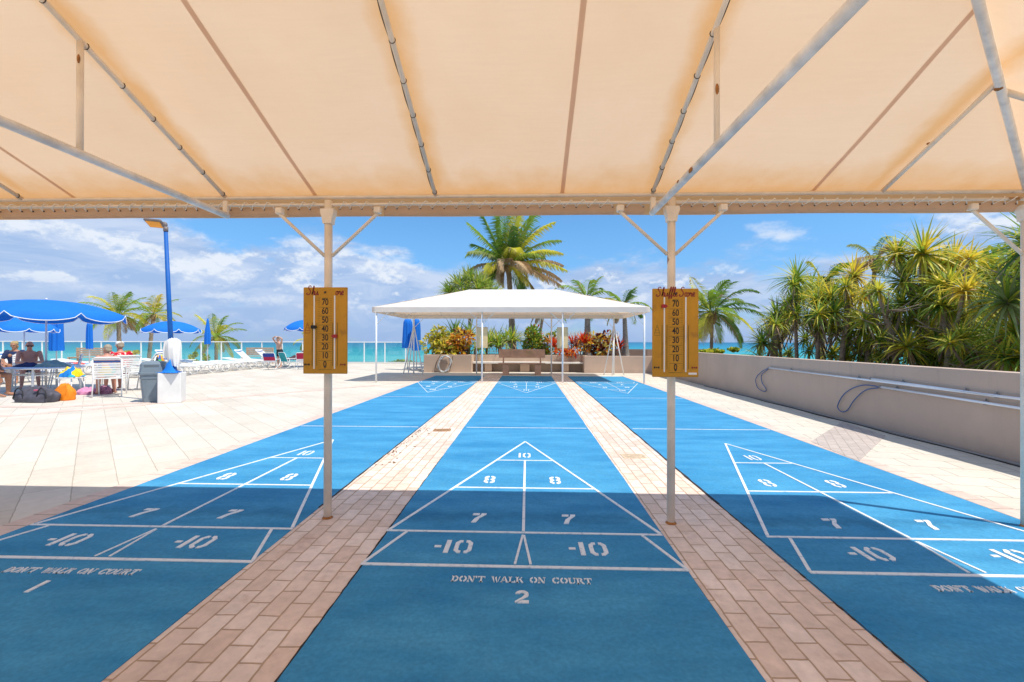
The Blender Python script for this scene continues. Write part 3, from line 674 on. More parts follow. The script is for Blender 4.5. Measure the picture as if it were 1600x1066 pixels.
def scoreboard(x, y, zb, w, h, label, worn, sliders, rot=0, front=True):
    t = thing('scoreboard', (x, y, zb), rot, label, 'scoreboard', 'numbered scoreboards fixed to the canopy posts')
    q = MB(); q.box((0, 0, h/2), (w, .014, h), bev=.004); q.build('board', M_board if front else M_board, t)
    k = w/.314
    # groove plates and white slots
    q = MB()
    for sx in (-.073, .073):
        q.box((sx*k-.004, -.0085, h/2-.012), (.0085, .004, h*.845)); 
    sl_ = q.build('slot', M_slot, t)
    q = MB()
    for sx in (-.073, .073):
        for e in (-.011, .011): q.box((sx*k+e*1.5-.002, -.0080, h*.34 if front else h/2), (.0035, .0025, h*.5))
    q.build('slot_edge', M_olive, t)
    if not front:
        q = MB(); q.box((0, .0095, h/2), (w*.96, .005, h*.97)); q.build('back_panel', M_boardback, t)
    # number column
    q = MB()
    for i, n in enumerate((70, 60, 50, 40, 30, 20, 10, 0)):
        s = str(n)
        if s not in NUMS: NUMS[s] = flat_text(s, .062, .76, .0008)
        vs, fs = NUMS[s]; zc = h*(.795-.1025*i)
        q.add([(vx, -.0084, zc+vy) for vx, vy in vs], fs)
    q.build('numeral', M_black, t)['kind'] = 'stuff'
    q = MB()
    for i in range(9):
        zc = h*(.872-.1025*i)
        q.box((0, -.0078, zc), (.09*k if i else .038, .002, .0022 if i else .005))
    for i in range(33):
        for sx in (-1, 1):
            q.box((sx*.043*k, -.0078, h*(.872-.1025*i/4)), (.012*k, .002, .0016))
    q.build('scale_line', M_olive, t)['kind'] = 'stuff'
    q = MB(); txt = 'Shuffle Score'; x_ = 0; sc = .058; tot = sum(ADV[c] for c in txt); sx = w*.84/tot
    for ci, c in enumerate(txt):
        for st in SCRIPT[c]:
            if worn and 2 < ci < 10: continue
            pts = []
            P_ = [Vector((a, b_)) for a, b_ in st]
            for i in range(len(P_)-1):
                p0 = P_[max(i-1, 0)]; p1 = P_[i]; p2 = P_[i+1]; p3 = P_[min(i+2, len(P_)-1)]
                for j in range(4):
                    u = j/4; v = .5*((2*p1)+(p2-p0)*u+(2*p0-5*p1+4*p2-p3)*u*u+(3*p1-p0-3*p2+p3)*u**3); pts.append(v)
            pts.append(P_[-1])
            vs = []
            for i, v in enumerate(pts):
                d = (pts[min(i+1, len(pts)-1)]-pts[max(i-1, 0)]); nrm = Vector((-d.y, d.x)).normalized() if d.length > 0 else Vector((0, 1))
                th = .0032
                bx = (x_+v.x)*sx-w*.42; bz = h*.912+v.y*sc+.05*(bx)*(-.10)
                for s_ in (-1, 1): vs.append((bx+nrm.x*th*s_, -.0082-.00001*ci, bz+nrm.y*th*s_))
            q.add(vs, [(2*i, 2*i+1, 2*i+3, 2*i+2) for i in range(len(pts)-1)])
        x_ += ADV[c]
    q.build('script_title', M_redink, t)
    for (sx, zf, m_, cn) in sliders:
        q = MB(); X_ = sx*.073*k; s_ = 1; zc = h*zf
        q.prism([(X_-.018, -.012), (X_+.018, -.012), (X_+.018, -.0125), (X_-.018, -.0125)], zc, zc+.0001)
        pts = [(-.02, .012), (.008, .012), (.022, 0), (.008, -.012), (-.02, -.012)]
        if sx > 0: pts = [(-a, b_) for a, b_ in pts]
        n = 5; vs = [(X_-.004+a, yy, zc+b_) for yy in (-.020, -.010) for a, b_ in pts]
        q = MB(); q.add(vs, [tuple(range(n)), tuple(range(2*n-1, n-1, -1))]+[(i, n+i, n+(i+1) % n, (i+1) % n) for i in range(n)]); q.build('slider', m_, t)
    for sx, m_ in ((-1, M_black), (1, M_redink)):
        q = MB(); 
        for i, (dx, ww) in enumerate(((-.014, .010), (0, .010), (.014, .010))): q.box((sx*.128*k+dx, -.0081, h*.108), (ww, .0024, .012 if i != 1 else .008))
        q.build('arrow_mark', m_, t)
    # small diagram of the court
    q = MB(); cx_, cz = -.125*k, h*.50
    def ln(a, b_, c, d, th=.0012):
        v = Vector((c-a, d-b_)); n = Vector((-v.y, v.x)).normalized()*th
        q.add([(cx_+a+n.x, -.0080, cz+b_+n.y), (cx_+c+n.x, -.0080, cz+d+n.y), (cx_+c-n.x, -.0080, cz+d-n.y), (cx_+a-n.x, -.0080, cz+b_-n.y)], [(0, 1, 2, 3)])
    ln(-.018, 0, 0, .055); ln(.018, 0, 0, .055); ln(-.018, 0, .018, 0); ln(-.018, -.018, .018, -.018); ln(-.018, 0, -.018, -.018); ln(.018, 0, .018, -.018); ln(-.012, .018, .012, .018); ln(-.006, .036, .006, .036)
    q.build('diagram', M_olive if not worn else M_redink, t)
    q = MB()
    for z_ in (.05, h-.035): q.tube([(0, -.011, z_), (0, -.004, z_)], .008, 8)
    q.build('screw', M_grom, t)
    q = MB()
    for z_ in (.1, h-.1): q.box((0, .024, z_), (.05, .034, .03))
    q.build('mount', M_frame, t)
    return t
scoreboard(-1.412, 3.11, 1.055, .312, .605, 'gold scoreboard with half worn title and black and red pointers on the left post', True, [(-1, .54, M_black, 'b'), (1, .435, M_red, 'r')])
s2 = scoreboard(1.012, 3.12, 1.043, .312, .605, 'gold scoreboard with full red title and one red pointer on the right post', False, [(-1, .80, M_red, 'r')])
q = MB(); q.box((.115, -.0085, .024), (.055, .003, .014)); q.build('sticker', M_slot, s2)
for (x, lab) in ((-1.41, 'beige back of the distant scoreboard on the left middle post of the white canopy'), (1.1, 'beige back of the distant scoreboard on the right middle post of the white canopy')):
    scoreboard(x, 14.05, 1.08, .34, .66, lab, True, [], pi, False).location.y = 14.13

# ------------------------------------------------------------------ parapet, planter, fence, railing
M_wall = mat('beige_stucco', (.55, .41, .32), .9, .08, 1.2, bump=.25, bscale=70, stain=((.50, .38, .30), .60, .80, 1.1))
def grime(m, zt, zb, col):
    nt = m.node_tree; N = nt.nodes.new; L = nt.links.new; b = nt.nodes['Principled BSDF']; src = b.inputs['Base Color'].links[0].from_socket
    g = N('ShaderNodeNewGeometry'); P = g.outputs['Position']; mp = N('ShaderNodeMapping'); mp.inputs['Scale'].default_value = (5, 5, .5); L(P, mp.inputs['Vector']); n = noisen(N, L, mp.outputs[0], 1.4, 9, .7)
    sp = N('ShaderNodeSeparateXYZ'); L(P, sp.inputs[0]); q = N('ShaderNodeMath'); q.operation = 'MULTIPLY'; L(rng(N, L, sp.outputs[2], zb, zt, .15, 1.), q.inputs[0]); L(rng(N, L, n, .52, .72, 0, .55), q.inputs[1])
    n2 = noisen(N, L, P, 3, 8, .7); a = N('ShaderNodeMath'); a.operation = 'MULTIPLY_ADD'; L(n2, a.inputs[0]); a.inputs[1].default_value = -.35; L(sp.outputs[2], a.inputs[2])
    c = mixn(N, L, q.outputs[0], src, col); c = mixn(N, L, rng(N, L, a.outputs[0], -.17, .0, .55, 0.), c, col); L(c, b.inputs['Base Color'])
grime(M_wall, .96, .3, (.36, .28, .23))
M_plant = mat('taupe_stucco', (.54, .40, .30), .9, .10, 1.5, bump=.25, bscale=70)
M_redw = mat('brown_stucco', (.33, .22, .17), .9, .10, 1.5, bump=.25, bscale=70)
M_coping = mat('white_coping', (.70, .66, .60), .8, .08, 4)
M_soil = mat('planting_soil', (.10, .07, .05), 1, .3, 5, bump=.6, bscale=20)
FACE = [(-14, 4.92), (18.9, 5.30)]
def face(y):
    for (a, xa), (c, xc) in zip(FACE, FACE[1:]):
        if y <= c: return xa+(xc-xa)*(y-a)/(c-a)
    return FACE[-1][1]
def onwall(px, py, off=.04):
    Y = 8
    for _ in range(30):
        p = at(px, py, Y); Y *= .5+.5*(face(Y)-off)/p.x
    return at(px, py, Y)
ys = [-14+i*.5 for i in range(66)]; ys = [y for y in ys if y < 18.75]+[18.74]
b = MB(); b.prism([(face(y), y) for y in ys]+[(face(y)+.22, y) for y in ys[::-1]], -.4, .965)
w = b.build('parapet_wall', M_wall); tag(w, 'long plain beige stucco parapet wall along the right side of the terrace', 'wall')
b = MB(); b.tube([(face(y)-.018+.012*sin(y*2.1), y, .018+.01*max(0, sin(y*.9))) for y in [3+i*.15 for i in range(80)]], .017, 6)
tag(b.build('water_hose', mat('grey_hose', (.30, .27, .25), .6)), 'grey hose lying along the foot of the beige parapet wall', 'hose')
b = MB(); b.tube([(face(y)-.06+.02*sin(y*3.7), y, .010) for y in [3+i*.15 for i in range(70)]], .008, 5)
tag(b.build('cable', M_dark), 'thin black cable on the pavers beside the foot of the beige wall', 'cable')
M_pole = mat('white_anodised_pole', (.80, .82, .86), .3, .05, 10, metal=.3); M_bluehose = mat('blue_hose', (.05, .12, .30), .5)
def pole(a, c, label, clamps, cord):
    A = onwall(*a); C = onwall(*c); t = thing('wall_pole', A, 0, label, 'pole', 'white poles hung along the parapet wall')
    q = MB(); q.tube([Vector(), C-A], .016, 10); q.build('rod', M_pole, t)
    for f in clamps:
        p = (C-A)*f; q = MB(); q.box(p+Vector((.02, 0, .0)), (.05, .03, .045), bev=.005); q.tube([p+Vector((.02, 0, .02)), p+Vector((.02, 0, .045))], .008, 6); q.build('bracket', mat('grey_bracket', (.25, .24, .24), .6), t)
    q = MB(); q.tube([(C-A).normalized()*-.03, Vector()], .020, 8); q.build('end_cap', mat('grey_bracket', (.25, .24, .24), .6), t)
    if cord:
        pts = [onwall(x, y, .035)-A for x, y in cord]; sm = []
        for i in range(len(pts)-1):
            p0, p1, p2, p3 = pts[max(i-1, 0)], pts[i], pts[i+1], pts[min(i+2, len(pts)-1)]
            for j in range(6):
                u = j/6; sm.append(.5*((2*p1)+(p2-p0)*u+(2*p0-5*p1+4*p2-p3)*u*u+(3*p1-p0-3*p2+p3)*u**3))
        sm.append(pts[-1]); q = MB(); q.tube(sm, .008, 6); q.build('cord', M_bluehose, t)
pole((1202, 575), (1640, 629), 'longest white pole on the wall, with a blue cord looped at its far end', (.15, .5, .9), [(1202, 575), (1190, 581), (1181, 592), (1184, 606), (1194, 612), (1197, 608), (1191, 598), (1190, 586), (1200, 577)])
pole((1362, 592), (1556, 619), 'short white pole resting on top of the longest pole on the wall', (.3, .8), None)
pole((1377, 605), (1640, 645), 'lowest white pole on the wall, with a wide blue cord loop at its end', (.12, .7), [(1377, 605), (1348, 602), (1322, 613), (1309, 633), (1314, 643), (1324, 641), (1335, 625), (1352, 610), (1374, 606)])

# far planter with recessed seat
XL = at(662, 560, 18.67).x; XA = at(737, 560, 18.7).x; XB = at(913, 560, 18.75).x; XR = 5.47
pl = thing('planter', (0, 19, 0), 0, 'long taupe stucco planter with a recessed seat across the far end of the terrace', 'planter')
def lb(name, x0, x1, y0, y1, z0, z1, m, par=pl, bev=.008):
    q = MB(); o = par.location; q.box(((x0+x1)/2-o.x, (y0+y1)/2-o.y, (z0+z1)/2-o.z), (x1-x0, y1-y0, z1-z0), bev=bev); return q.build(name, m, par)
lb('left_wall', XL, XA, 18.67, 18.87, 0, .735, M_plant); lb('return_wall', XA-.2, XA, 18.872, 19.55, 0, .733, M_plant); lb('side_wall', XL, XL+.2, 18.872, 23.6, 0, .73, M_plant)
lb('back_wall', XA-.198, XB+.198, 19.552, 19.75, 0, .715, M_plant); lb('return_wall', XB, XB+.2, 18.952, 19.55, 0, .70, M_plant); lb('right_wall', XB, XR, 18.75, 18.95, 0, .705, M_wall)
lb('seat', XA+.003, XB-.003, 19.0, 19.549, .36, .43, M_coping)
lb('seat_support', XA+.5, XA+.8, 19.15, 19.549, 0, .359, M_plant); lb('seat_support', -.3, .1, 19.15, 19.549, 0, .359, M_plant); lb('seat_support', XB-.9, XB-.6, 19.15, 19.549, 0, .359, M_plant)
q = MB(); q.prism([(XL+.2, 18.87-19), (XA-.2, 18.87-19), (XA-.2, 19.75-19), (XB+.2, 19.75-19), (XB+.2, 18.96-19), (XR, 18.96-19), (XR, 4.6), (XL+.2, 4.6)], .0, .66); q.build('soil', M_soil, pl)
q = MB(); q.prism([(3.4, 21.2), (5.6, 21.2), (9.5, 22.6), (9.5, 22.8), (5.5, 21.4), (3.4, 21.4)], 0, .95); tag(q.build('low_wall', M_redw), 'low brown wall behind the right end of the far planter', 'wall')
# raised bed beyond the parapet
q = MB(); q.prism([(5.5, -14), (40, -14), (40, 17), (6.4, 18.7), (5.5, 18.7)], -6.2, .32); tag(q.build('planting_bed', M_soil), kind='structure')

# white picket fence
fe = thing('picket_fence', (1.5, 25.6, .6), 0, 'white metal picket fence behind the plants of the far planter', 'fence')
fx0 = at(762, 517, 25.6).x; fx1 = at(966, 517, 25.6).x; n = 72; o = fe.location
for i in range(n+1):
    x = fx0+(fx1-fx0)*i/n-o.x; q = MB(); big = i % 18 == 0; q.box((x, 0, .64), (.06 if big else .032, .05 if big else .03, 1.28 if not big else 1.30)); q.lathe([(.018, 0), (.0, .05)], (x, 0, 1.281), 6); q.build('picket' if not big else 'fence_post', M_white, fe)
for z in (.15, 1.17): 
    q = MB(); q.box((.5*(fx0+fx1)-o.x, .028, z), (fx1-fx0, .022, .035)); q.build('rail', M_white, fe)

# glass railing
def glass_material():
    m = bpy.data.materials.new('railing_glass'); m.use_nodes = True; nt = m.node_tree; nt.nodes.clear(); N = nt.nodes.new; L = nt.links.new
    t = N('ShaderNodeBsdfTransparent'); t.inputs[0].default_value = (.86, .95, .94, 1); g = N('ShaderNodeBsdfGlossy'); g.inputs['Roughness'].default_value = .02
    x = N('ShaderNodeMixShader'); x.inputs[0].default_value = .07; L(t.outputs[0], x.inputs[1]); L(g.outputs[0], x.inputs[2]); o = N('ShaderNodeOutputMaterial'); L(x.outputs[0], o.inputs[0]); MATS['glass'] = m; return m
M_glass = glass_material()
YR = 26.2; xs0 = at(283, 550, YR).x; sp = at(314.4, 550, YR).x-xs0
ra = thing('glass_railing', (-18, YR, 0), 0, 'white railing with clear glass panels along the sea edge of the terrace', 'railing')
i0, i1 = -13, 12; o = ra.location
for i in range(i0, i1+1):
    q = MB(); q.box((xs0+i*sp-o.x, 0, .62), (.06, .06, 1.22), bev=.006); q.build('post', M_white, ra)
    if i < i1:
        q = MB(); q.box((xs0+(i+.5)*sp-o.x, 0, .65), (sp-.066, .012, 1.08)); q.build('glass_panel', M_glass, ra)
q = MB(); q.box((xs0+(i0+i1)/2*sp-o.x, 0, 1.245), ((i1-i0)*sp+.08, .09, .05), bev=.01); q.build('top_rail', M_white, ra)
q = MB(); q.box((xs0+(i0+i1)/2*sp-o.x, 0, .085), ((i1-i0)*sp, .05, .03)); q.build('bottom_rail', mat('grey_rail', (.35, .36, .36), .5), ra)
q = MB(); q.box((-20, 26.2, .03), (34, .3, .06), bev=.01); tag(q.build('kerb', M_coping), 'pale kerb under the glass railing', 'kerb')

# ------------------------------------------------------------------ bench and hose
M_brown = mat('brown_recycled_board', (.64, .38, .25), .7, .15, 6, bump=.2, bscale=30)
M_gold = mat('dull_gold_plaque', (.55, .42, .12), .4, metal=.3)
bx0 = at(779, 560, 17.7).x; bx1 = at(852, 560, 17.7).x; bw = bx1-bx0
be = thing('bench', ((bx0+bx1)/2, 17.6, 0), 0, 'brown slatted bench with two plaques on its backrest under the white canopy', 'bench')
for i in range(4): q = MB(); q.box((0, -.17+i*.115, .435), (bw, .10, .035), bev=.005); q.build('seat_slat', M_brown, be)
ba = MB(); ba.box((0, .30, .82), (bw, .035, .34), bev=.006, M=Matrix.Rotation(-.12, 3, 'X')); bk = ba.build('backrest', M_brown, be)
for (x, m_) in ((-.22, M_gold), (.28, M_gold)):
    q = MB()
    for j in range(4): q.box((x+(.02*j % .03), .272+.012*j*.0, .90-.045*j), (.34-.06*(j % 2), .006, .008), M=Matrix.Rotation(-.12, 3, 'X'))
    q.build('plaque_text', m_ if x > 0 else mat('pale_engraving', (.5, .34, .24), .6), bk)['kind'] = 'stuff'
for s_ in (-1, 1):
    q = MB(); q.box((s_*bw*.34, 0, .208), (.24, .36, .415), bev=.01); q.build('leg', M_brown, be)
    q = MB(); q.box((s_*bw*.40, .245, .55), (.06, .05, .34), bev=.005, M=Matrix.Rotation(-.12, 3, 'X')); q.build('back_support', M_brown, be)
hc = at(695, 567, 18.6); ho = thing('garden_hose', (hc.x, 18.62, 0), 0, 'grey garden hose coiled on a bracket on the left planter', 'hose')
q = MB(); pts = []
for i in range(200):
    a = i/200*2*pi*6; r = .29+.05*sin(i*.37)+.02*sin(i*1.1); pts.append((r*.95*cos(a), -.06-.05*sin(i*.11)**2, .40+r*1.0*sin(a)-.03))
q.tube(pts, .014, 6); q.build('coil', mat('pale_grey_hose', (.55, .56, .56), .5), ho)
q = MB(); q.box((0, .02, .50), (.26, .06, .22), bev=.01); q.build('hanger', M_plant, ho)
q = MB(); q.tube([(-.18, -.03, .72), (-.36, -.03, .4), (-.42, -.05, .05), (-.2, -.1, .02), (.2, -.08, .02)], .014, 6); q.tube([(.34, -.03, .70), (.28, -.03, .4), (.2, -.04, .05)], .012, 6); q.build('tail', M_dark, ho)

# ------------------------------------------------------------------ lamp, bin, block
M_blue = mat('blue_paint', (.004, .11, .42), .6, .08, 10)
lbz = G(269, 631); lt = thing('lamp_post', (at(269, 600, lbz.y+.24).x, lbz.y+.24, 0), 0, 'tall leaning blue lamp post with orange glass head on a square white block', 'lamp post')
top = at(259, 362, lt.location.y)-lt.location; o = lt.location
q = MB(); q.box((0, 0, .31), (.40, .40, .62), rz=radians(24), bev=.012); q.build('plinth', mat('white_block', (.76, .74, .71), .8, .08, 5), lt)
q = MB(); q.tube([(0, 0, .62), top], [.05, .037], 14); q.build('pole', M_blue, lt)
q = MB(); q.lathe([(.16, 0), (.15, .03), (.10, .05), (.09, .13), (.065, .17)], (0, 0, .62), 4, M=Matrix.Rotation(radians(24+45), 3, 'Z')); q.build('pole_foot', M_blue, lt)
M_lampg = mat('brown_grey_lamp_housing', (.20, .16, .15), .5); hd = Matrix.Rotation(radians(8), 3, 'Z')@Matrix.Rotation(radians(4), 3, 'Y')@Matrix.Rotation(radians(-24), 3, 'X')
q = MB(); q.tube([top, top+Vector((0, 0, .10))], .045, 12); q.ell(top+Vector((-.02, -.01, .14)), (.06, .05, .065), 12, 8); q.build('elbow', M_lampg, lt)
hp = top+Vector((-.19, -.04, .165)); q = MB(); q.box(hp, (.34, .26, .055), bev=.015, M=hd); h_ = q.build('lamp_head', M_lampg, lt)
q = MB(); q.box(hp+hd@Vector((0, 0, -.028)), (.28, .20, .02), bev=.004, M=hd); q.build('lens', mat('amber_lens', (.85, .35, .03), .25), h_)
M_cloth = mat('white_cloth', (.82, .80, .76), .9, .05, 5)
def cloth_drape(root, pts, wid, m, name, n=16, seed=1, dep=.04):
    rnd = random.Random(seed); q = MB(); vs = []; ph = rnd.random()*6
    for i, p in enumerate(pts):
        for j in range(n+1):
            u = j/n-.5; w = wid[i]; a = u*pi*1.25; vs.append(Vector(p)+Vector((sin(a)*w*.5, -cos(a)*w*.42+dep*sin(j*2.1+ph)*(.3+i/len(pts)), .015*sin(j*1.7+i))))
    k = n+1
    q.add(vs, [(i*k+j, i*k+j+1, (i+1)*k+j+1, (i+1)*k+j) for i in range(len(pts)-1) for j in range(n)], 0, True); return q.build(name, m, root)
ld = top.normalized()
tw = thing('towel', (lt.location.x, lt.location.y, .62), 0, 'white shirt hung on the blue lamp post above the block', 'shirt')
cloth_drape(tw, [(.02, 0, .72), (.03, 0, .66), (.02, 0, .50), (.03, 0, .32), (.05, 0, .14)], [.10, .26, .27, .25, .16], M_cloth, 'cloth', seed=3, dep=.018)
cloth_drape(tw, [(-.10, -.03, .66), (-.13, -.03, .48), (-.12, -.04, .30)], [.09, .10, .08], M_cloth, 'sleeve', 8, 5, .015)
ct = thing('cloth', (lt.location.x+.03, lt.location.y-.1, .622), 0, 'bright blue cloth lying at the foot of the blue lamp post', 'cloth')
q = MB(); vs = []; fs = []; n = 16
for i in range(n+1):
    for j in range(n+1):
        u, v = i/n-.5, j/n-.5; r = sqrt(u*u+v*v); vs.append((u*.42, v*.22-.02, .24*math.exp(-r*r*26)*(1+.3*sin(u*30)*cos(v*25))+.004+.01*abs(sin(u*17+v*9))))
q.add(vs, [(i*(n+1)+j, (i+1)*(n+1)+j, (i+1)*(n+1)+j+1, i*(n+1)+j+1) for i in range(n) for j in range(n)], 0, True); q.build('folds', mat('bright_blue_cloth', (.01, .20, .70), .9), ct)

M_bin = mat('grey_bin_plastic', (.19, .24, .28), .5, .08, 8)
tb = G(236, 630); tr_ = thing('trash_can', (at(242, 600, tb.y+.25).x, tb.y+.25, 0), radians(24), 'grey plastic trash can with a lid beside the white block', 'trash can')
def sqr(w, z, c=.05):
    h = w/2; return [(-h+c, -h, z), (h-c, -h, z), (h, -h+c, z), (h, h-c, z), (h-c, h, z), (-h+c, h, z), (-h, h-c, z), (-h, -h+c, z)]
def loft(rows, name, m, par, cap=True):
    q = MB(); n = len(rows[0]); vs = [p for r in rows for p in r]
    fs = [(i*n+j, i*n+(j+1) % n, (i+1)*n+(j+1) % n, (i+1)*n+j) for i in range(len(rows)-1) for j in range(n)]
    if cap: fs += [tuple(range(n))[::-1], tuple((len(rows)-1)*n+j for j in range(n))]
    q.add(vs, fs); return q.build(name, m, par)
loft([sqr(.34, 0), sqr(.35, .02), sqr(.41, .50), sqr(.43, .50), sqr(.43, .53), sqr(.415, .53), sqr(.42, .585)], 'bin', M_bin, tr_)
q = MB()
for s_ in (-.11, .11): q.box((s_, -.196, .30), (.02, .012, .34), M=Matrix.Rotation(.06, 3, 'X'))
q.build('rib', M_bin, tr_)
loft([sqr(.46, .586), sqr(.465, .63), sqr(.44, .635), sqr(.42, .80, .06), sqr(.38, .84, .08), sqr(.2, .86, .06)], 'lid', M_bin, tr_)
q = MB(); q.box((0, -.208, .73), (.26, .012, .12), bev=.004); q.build('flap', mat('dark_grey_plastic', (.12, .15, .17), .5), tr_)

# ------------------------------------------------------------------ umbrellas
M_canvas = mat('bright_blue_canvas', (.010, .20, .72), .8, .06, 3, transl=.22, tcol=(.01, .18, .75))
M_trim = mat('white_piping', (.80, .84, .88), .7); M_umbp = mat('pale_umbrella_pole', (.74, .72, .70), .4)
def umbrella(x, y, z0, zr, za, R, label, nrib=8, ph=.2, group='open blue umbrellas', big=False, val=.16, lean=0):
    t = thing('umbrella', (x, y, z0), 0, label, 'umbrella', group)
    q = MB(); q.tube([(0, 0, 0), (lean, 0, za-z0+.02)], .022, 10); q.build('pole', M_umbp, t)
    q = MB(); per = 12; n = nrib*per; K = 8; vs = []
    def rim(j):
        a = ph+2*pi*j/n; f = (j % per)/per; return a, 1-.035*sin(pi*f), .02*sin(pi*f)
    for i in range(1, K+1):
        u = i/K
        for j in range(n):
            a, s_, d = rim(j); r = R*u*(1-(1-s_)*u*u); z = (za-zr)*(1-u**2.1)+zr-d*u*u
            vs.append((lean+r*cos(a), r*sin(a), z-z0))
    b0 = len(vs)
    for j in range(n):
        a, s_, d = rim(j); f = (j % per)/per; hh = val*(sin(pi*f)**.38 if 0 < f < 1 else 0); r = R*s_*1.012
        vs.append((lean+r*cos(a), r*sin(a), zr-d-z0-hh-.003))
    vs.append((lean, 0, za-z0)); c = len(vs)-1
    q.add(vs, [(c, j, (j+1) % n) for j in range(n)]+[(i*n+j, (i+1)*n+j, (i+1)*n+(j+1) % n, i*n+(j+1) % n) for i in range(K) for j in range(n)], 0, True)
    cn = q.build('canopy', M_canvas, t)
    q = MB(); q.tube([vs[b0+j] for j in range(n)], .010 if big else .012, 5, closed=True); q.build('trim', M_trim, cn)
    for k in range(nrib):
        a = ph+2*pi*k/nrib; q = MB(); q.tube([(lean+R*u*cos(a), R*u*sin(a), (za-zr)*(1-u**2.1)+zr-z0-.015) for u in (.02, .25, .5, .75, .98)], .006, 5); q.build('rib', M_umbp, t)
    q = MB(); q.ell((lean, 0, za-z0+.02), (.03, .03, .03), 8, 6); q.build('finial', M_umbp, t)
    return t
tx = G(72, 612).x; ty = 10.97
umbrella(tx, ty, 0, 1.945, 2.31, 1.58, 'large open blue umbrella with white scalloped trim over the white table', ph=.42, big=True, val=.17)
def up(px, py, Y): return at(px, py, Y)
p = up(38, 500, 15.5); umbrella(p.x, 15.5, 0, at(38, 514, 15.5).z, p.z+.1, .90, 'smaller open blue umbrella partly hidden behind the large umbrella', val=.10)
p = up(269, 502, 17.5); umbrella(p.x, 17.5, 0, at(269, 515, 17.5).z, p.z, .98, 'open blue umbrella behind the blue lamp post', val=.12, ph=.1)
p = up(478, 500, 22); umbrella(p.x, 22, 0, at(478, 513, 22).z, p.z, 1.0, 'open blue umbrella half hidden behind the left scoreboard', val=.12)
def folded(x, y, zt, zb_, w, label, flat=False, z0=0, tip=True, dep=None):
    t = thing('folded_umbrella', (x, y, z0), 0, label, 'umbrella', 'closed blue umbrellas')
    q = MB(); q.tube([(0, 0, 0), (0, 0, zt-z0)], .022, 8); q.build('pole', M_umbp, t)
    q = MB(); n = 40; K = 10; vs = []
    for i in range(K+1):
        u = i/K; r = w/2*((.25+.75*min(1, u*1.6)) if tip else (.85+.15*u if i else .6)); z = zt-(zt-zb_)*u-z0
        for j in range(n):
            a = 2*pi*j/n; rr = r*(1+.14*sin(8*a)*min(1, u*3)+.05*sin(3*a+u*4)); vs.append((rr*cos(a), rr*sin(a)*(dep or .8), z+.015*sin(8*a)*(u == 1)))
    q.add(vs+[(0, 0, zt-z0+.01)], [(i*n+j, (i+1)*n+j, (i+1)*n+(j+1) % n, i*n+(j+1) % n) for i in range(K) for j in range(n)]+[((K+1)*n, j, (j+1) % n) for j in range(n)], 0, True)
    q.build('folded_canopy', M_canvas, t)
    q = MB(); q.lathe([(.22, 0), (.22, .05), (.05, .07), (.03, .12)], (0, 0, 0), 14); q.build('base', M_coping, t)
    return t
folded(at(88.5, 500, 17).x, 17, at(88, 474, 17).z-.25, at(88, 548, 17).z, .46, 'widest closed blue umbrella standing just behind the large open umbrella', tip=False)
folded(at(140, 500, 18).x, 18, at(140, 504, 18).z, at(140, 545, 18).z, .24, 'narrow closed blue umbrella left of the palm tree', tip=False)
folded(at(324.5, 500, 21).x, 21, at(324, 498, 21).z, at(324, 538, 21).z, .27, 'slender pointed closed blue umbrella right of the lamp post')
folded(at(637, 500, 20.3).x, 20.3, at(637, 499, 20.3).z, at(637, 544, 20.3).z, .44, 'closed blue umbrella left of the corner post of the white canopy', tip=False)
folded(at(651, 500, 20.0).x, 20.0, at(651, 499, 20.0).z, at(651, 548, 20.0).z, .34, 'closed blue umbrella just right of the corner post of the white canopy', tip=False)

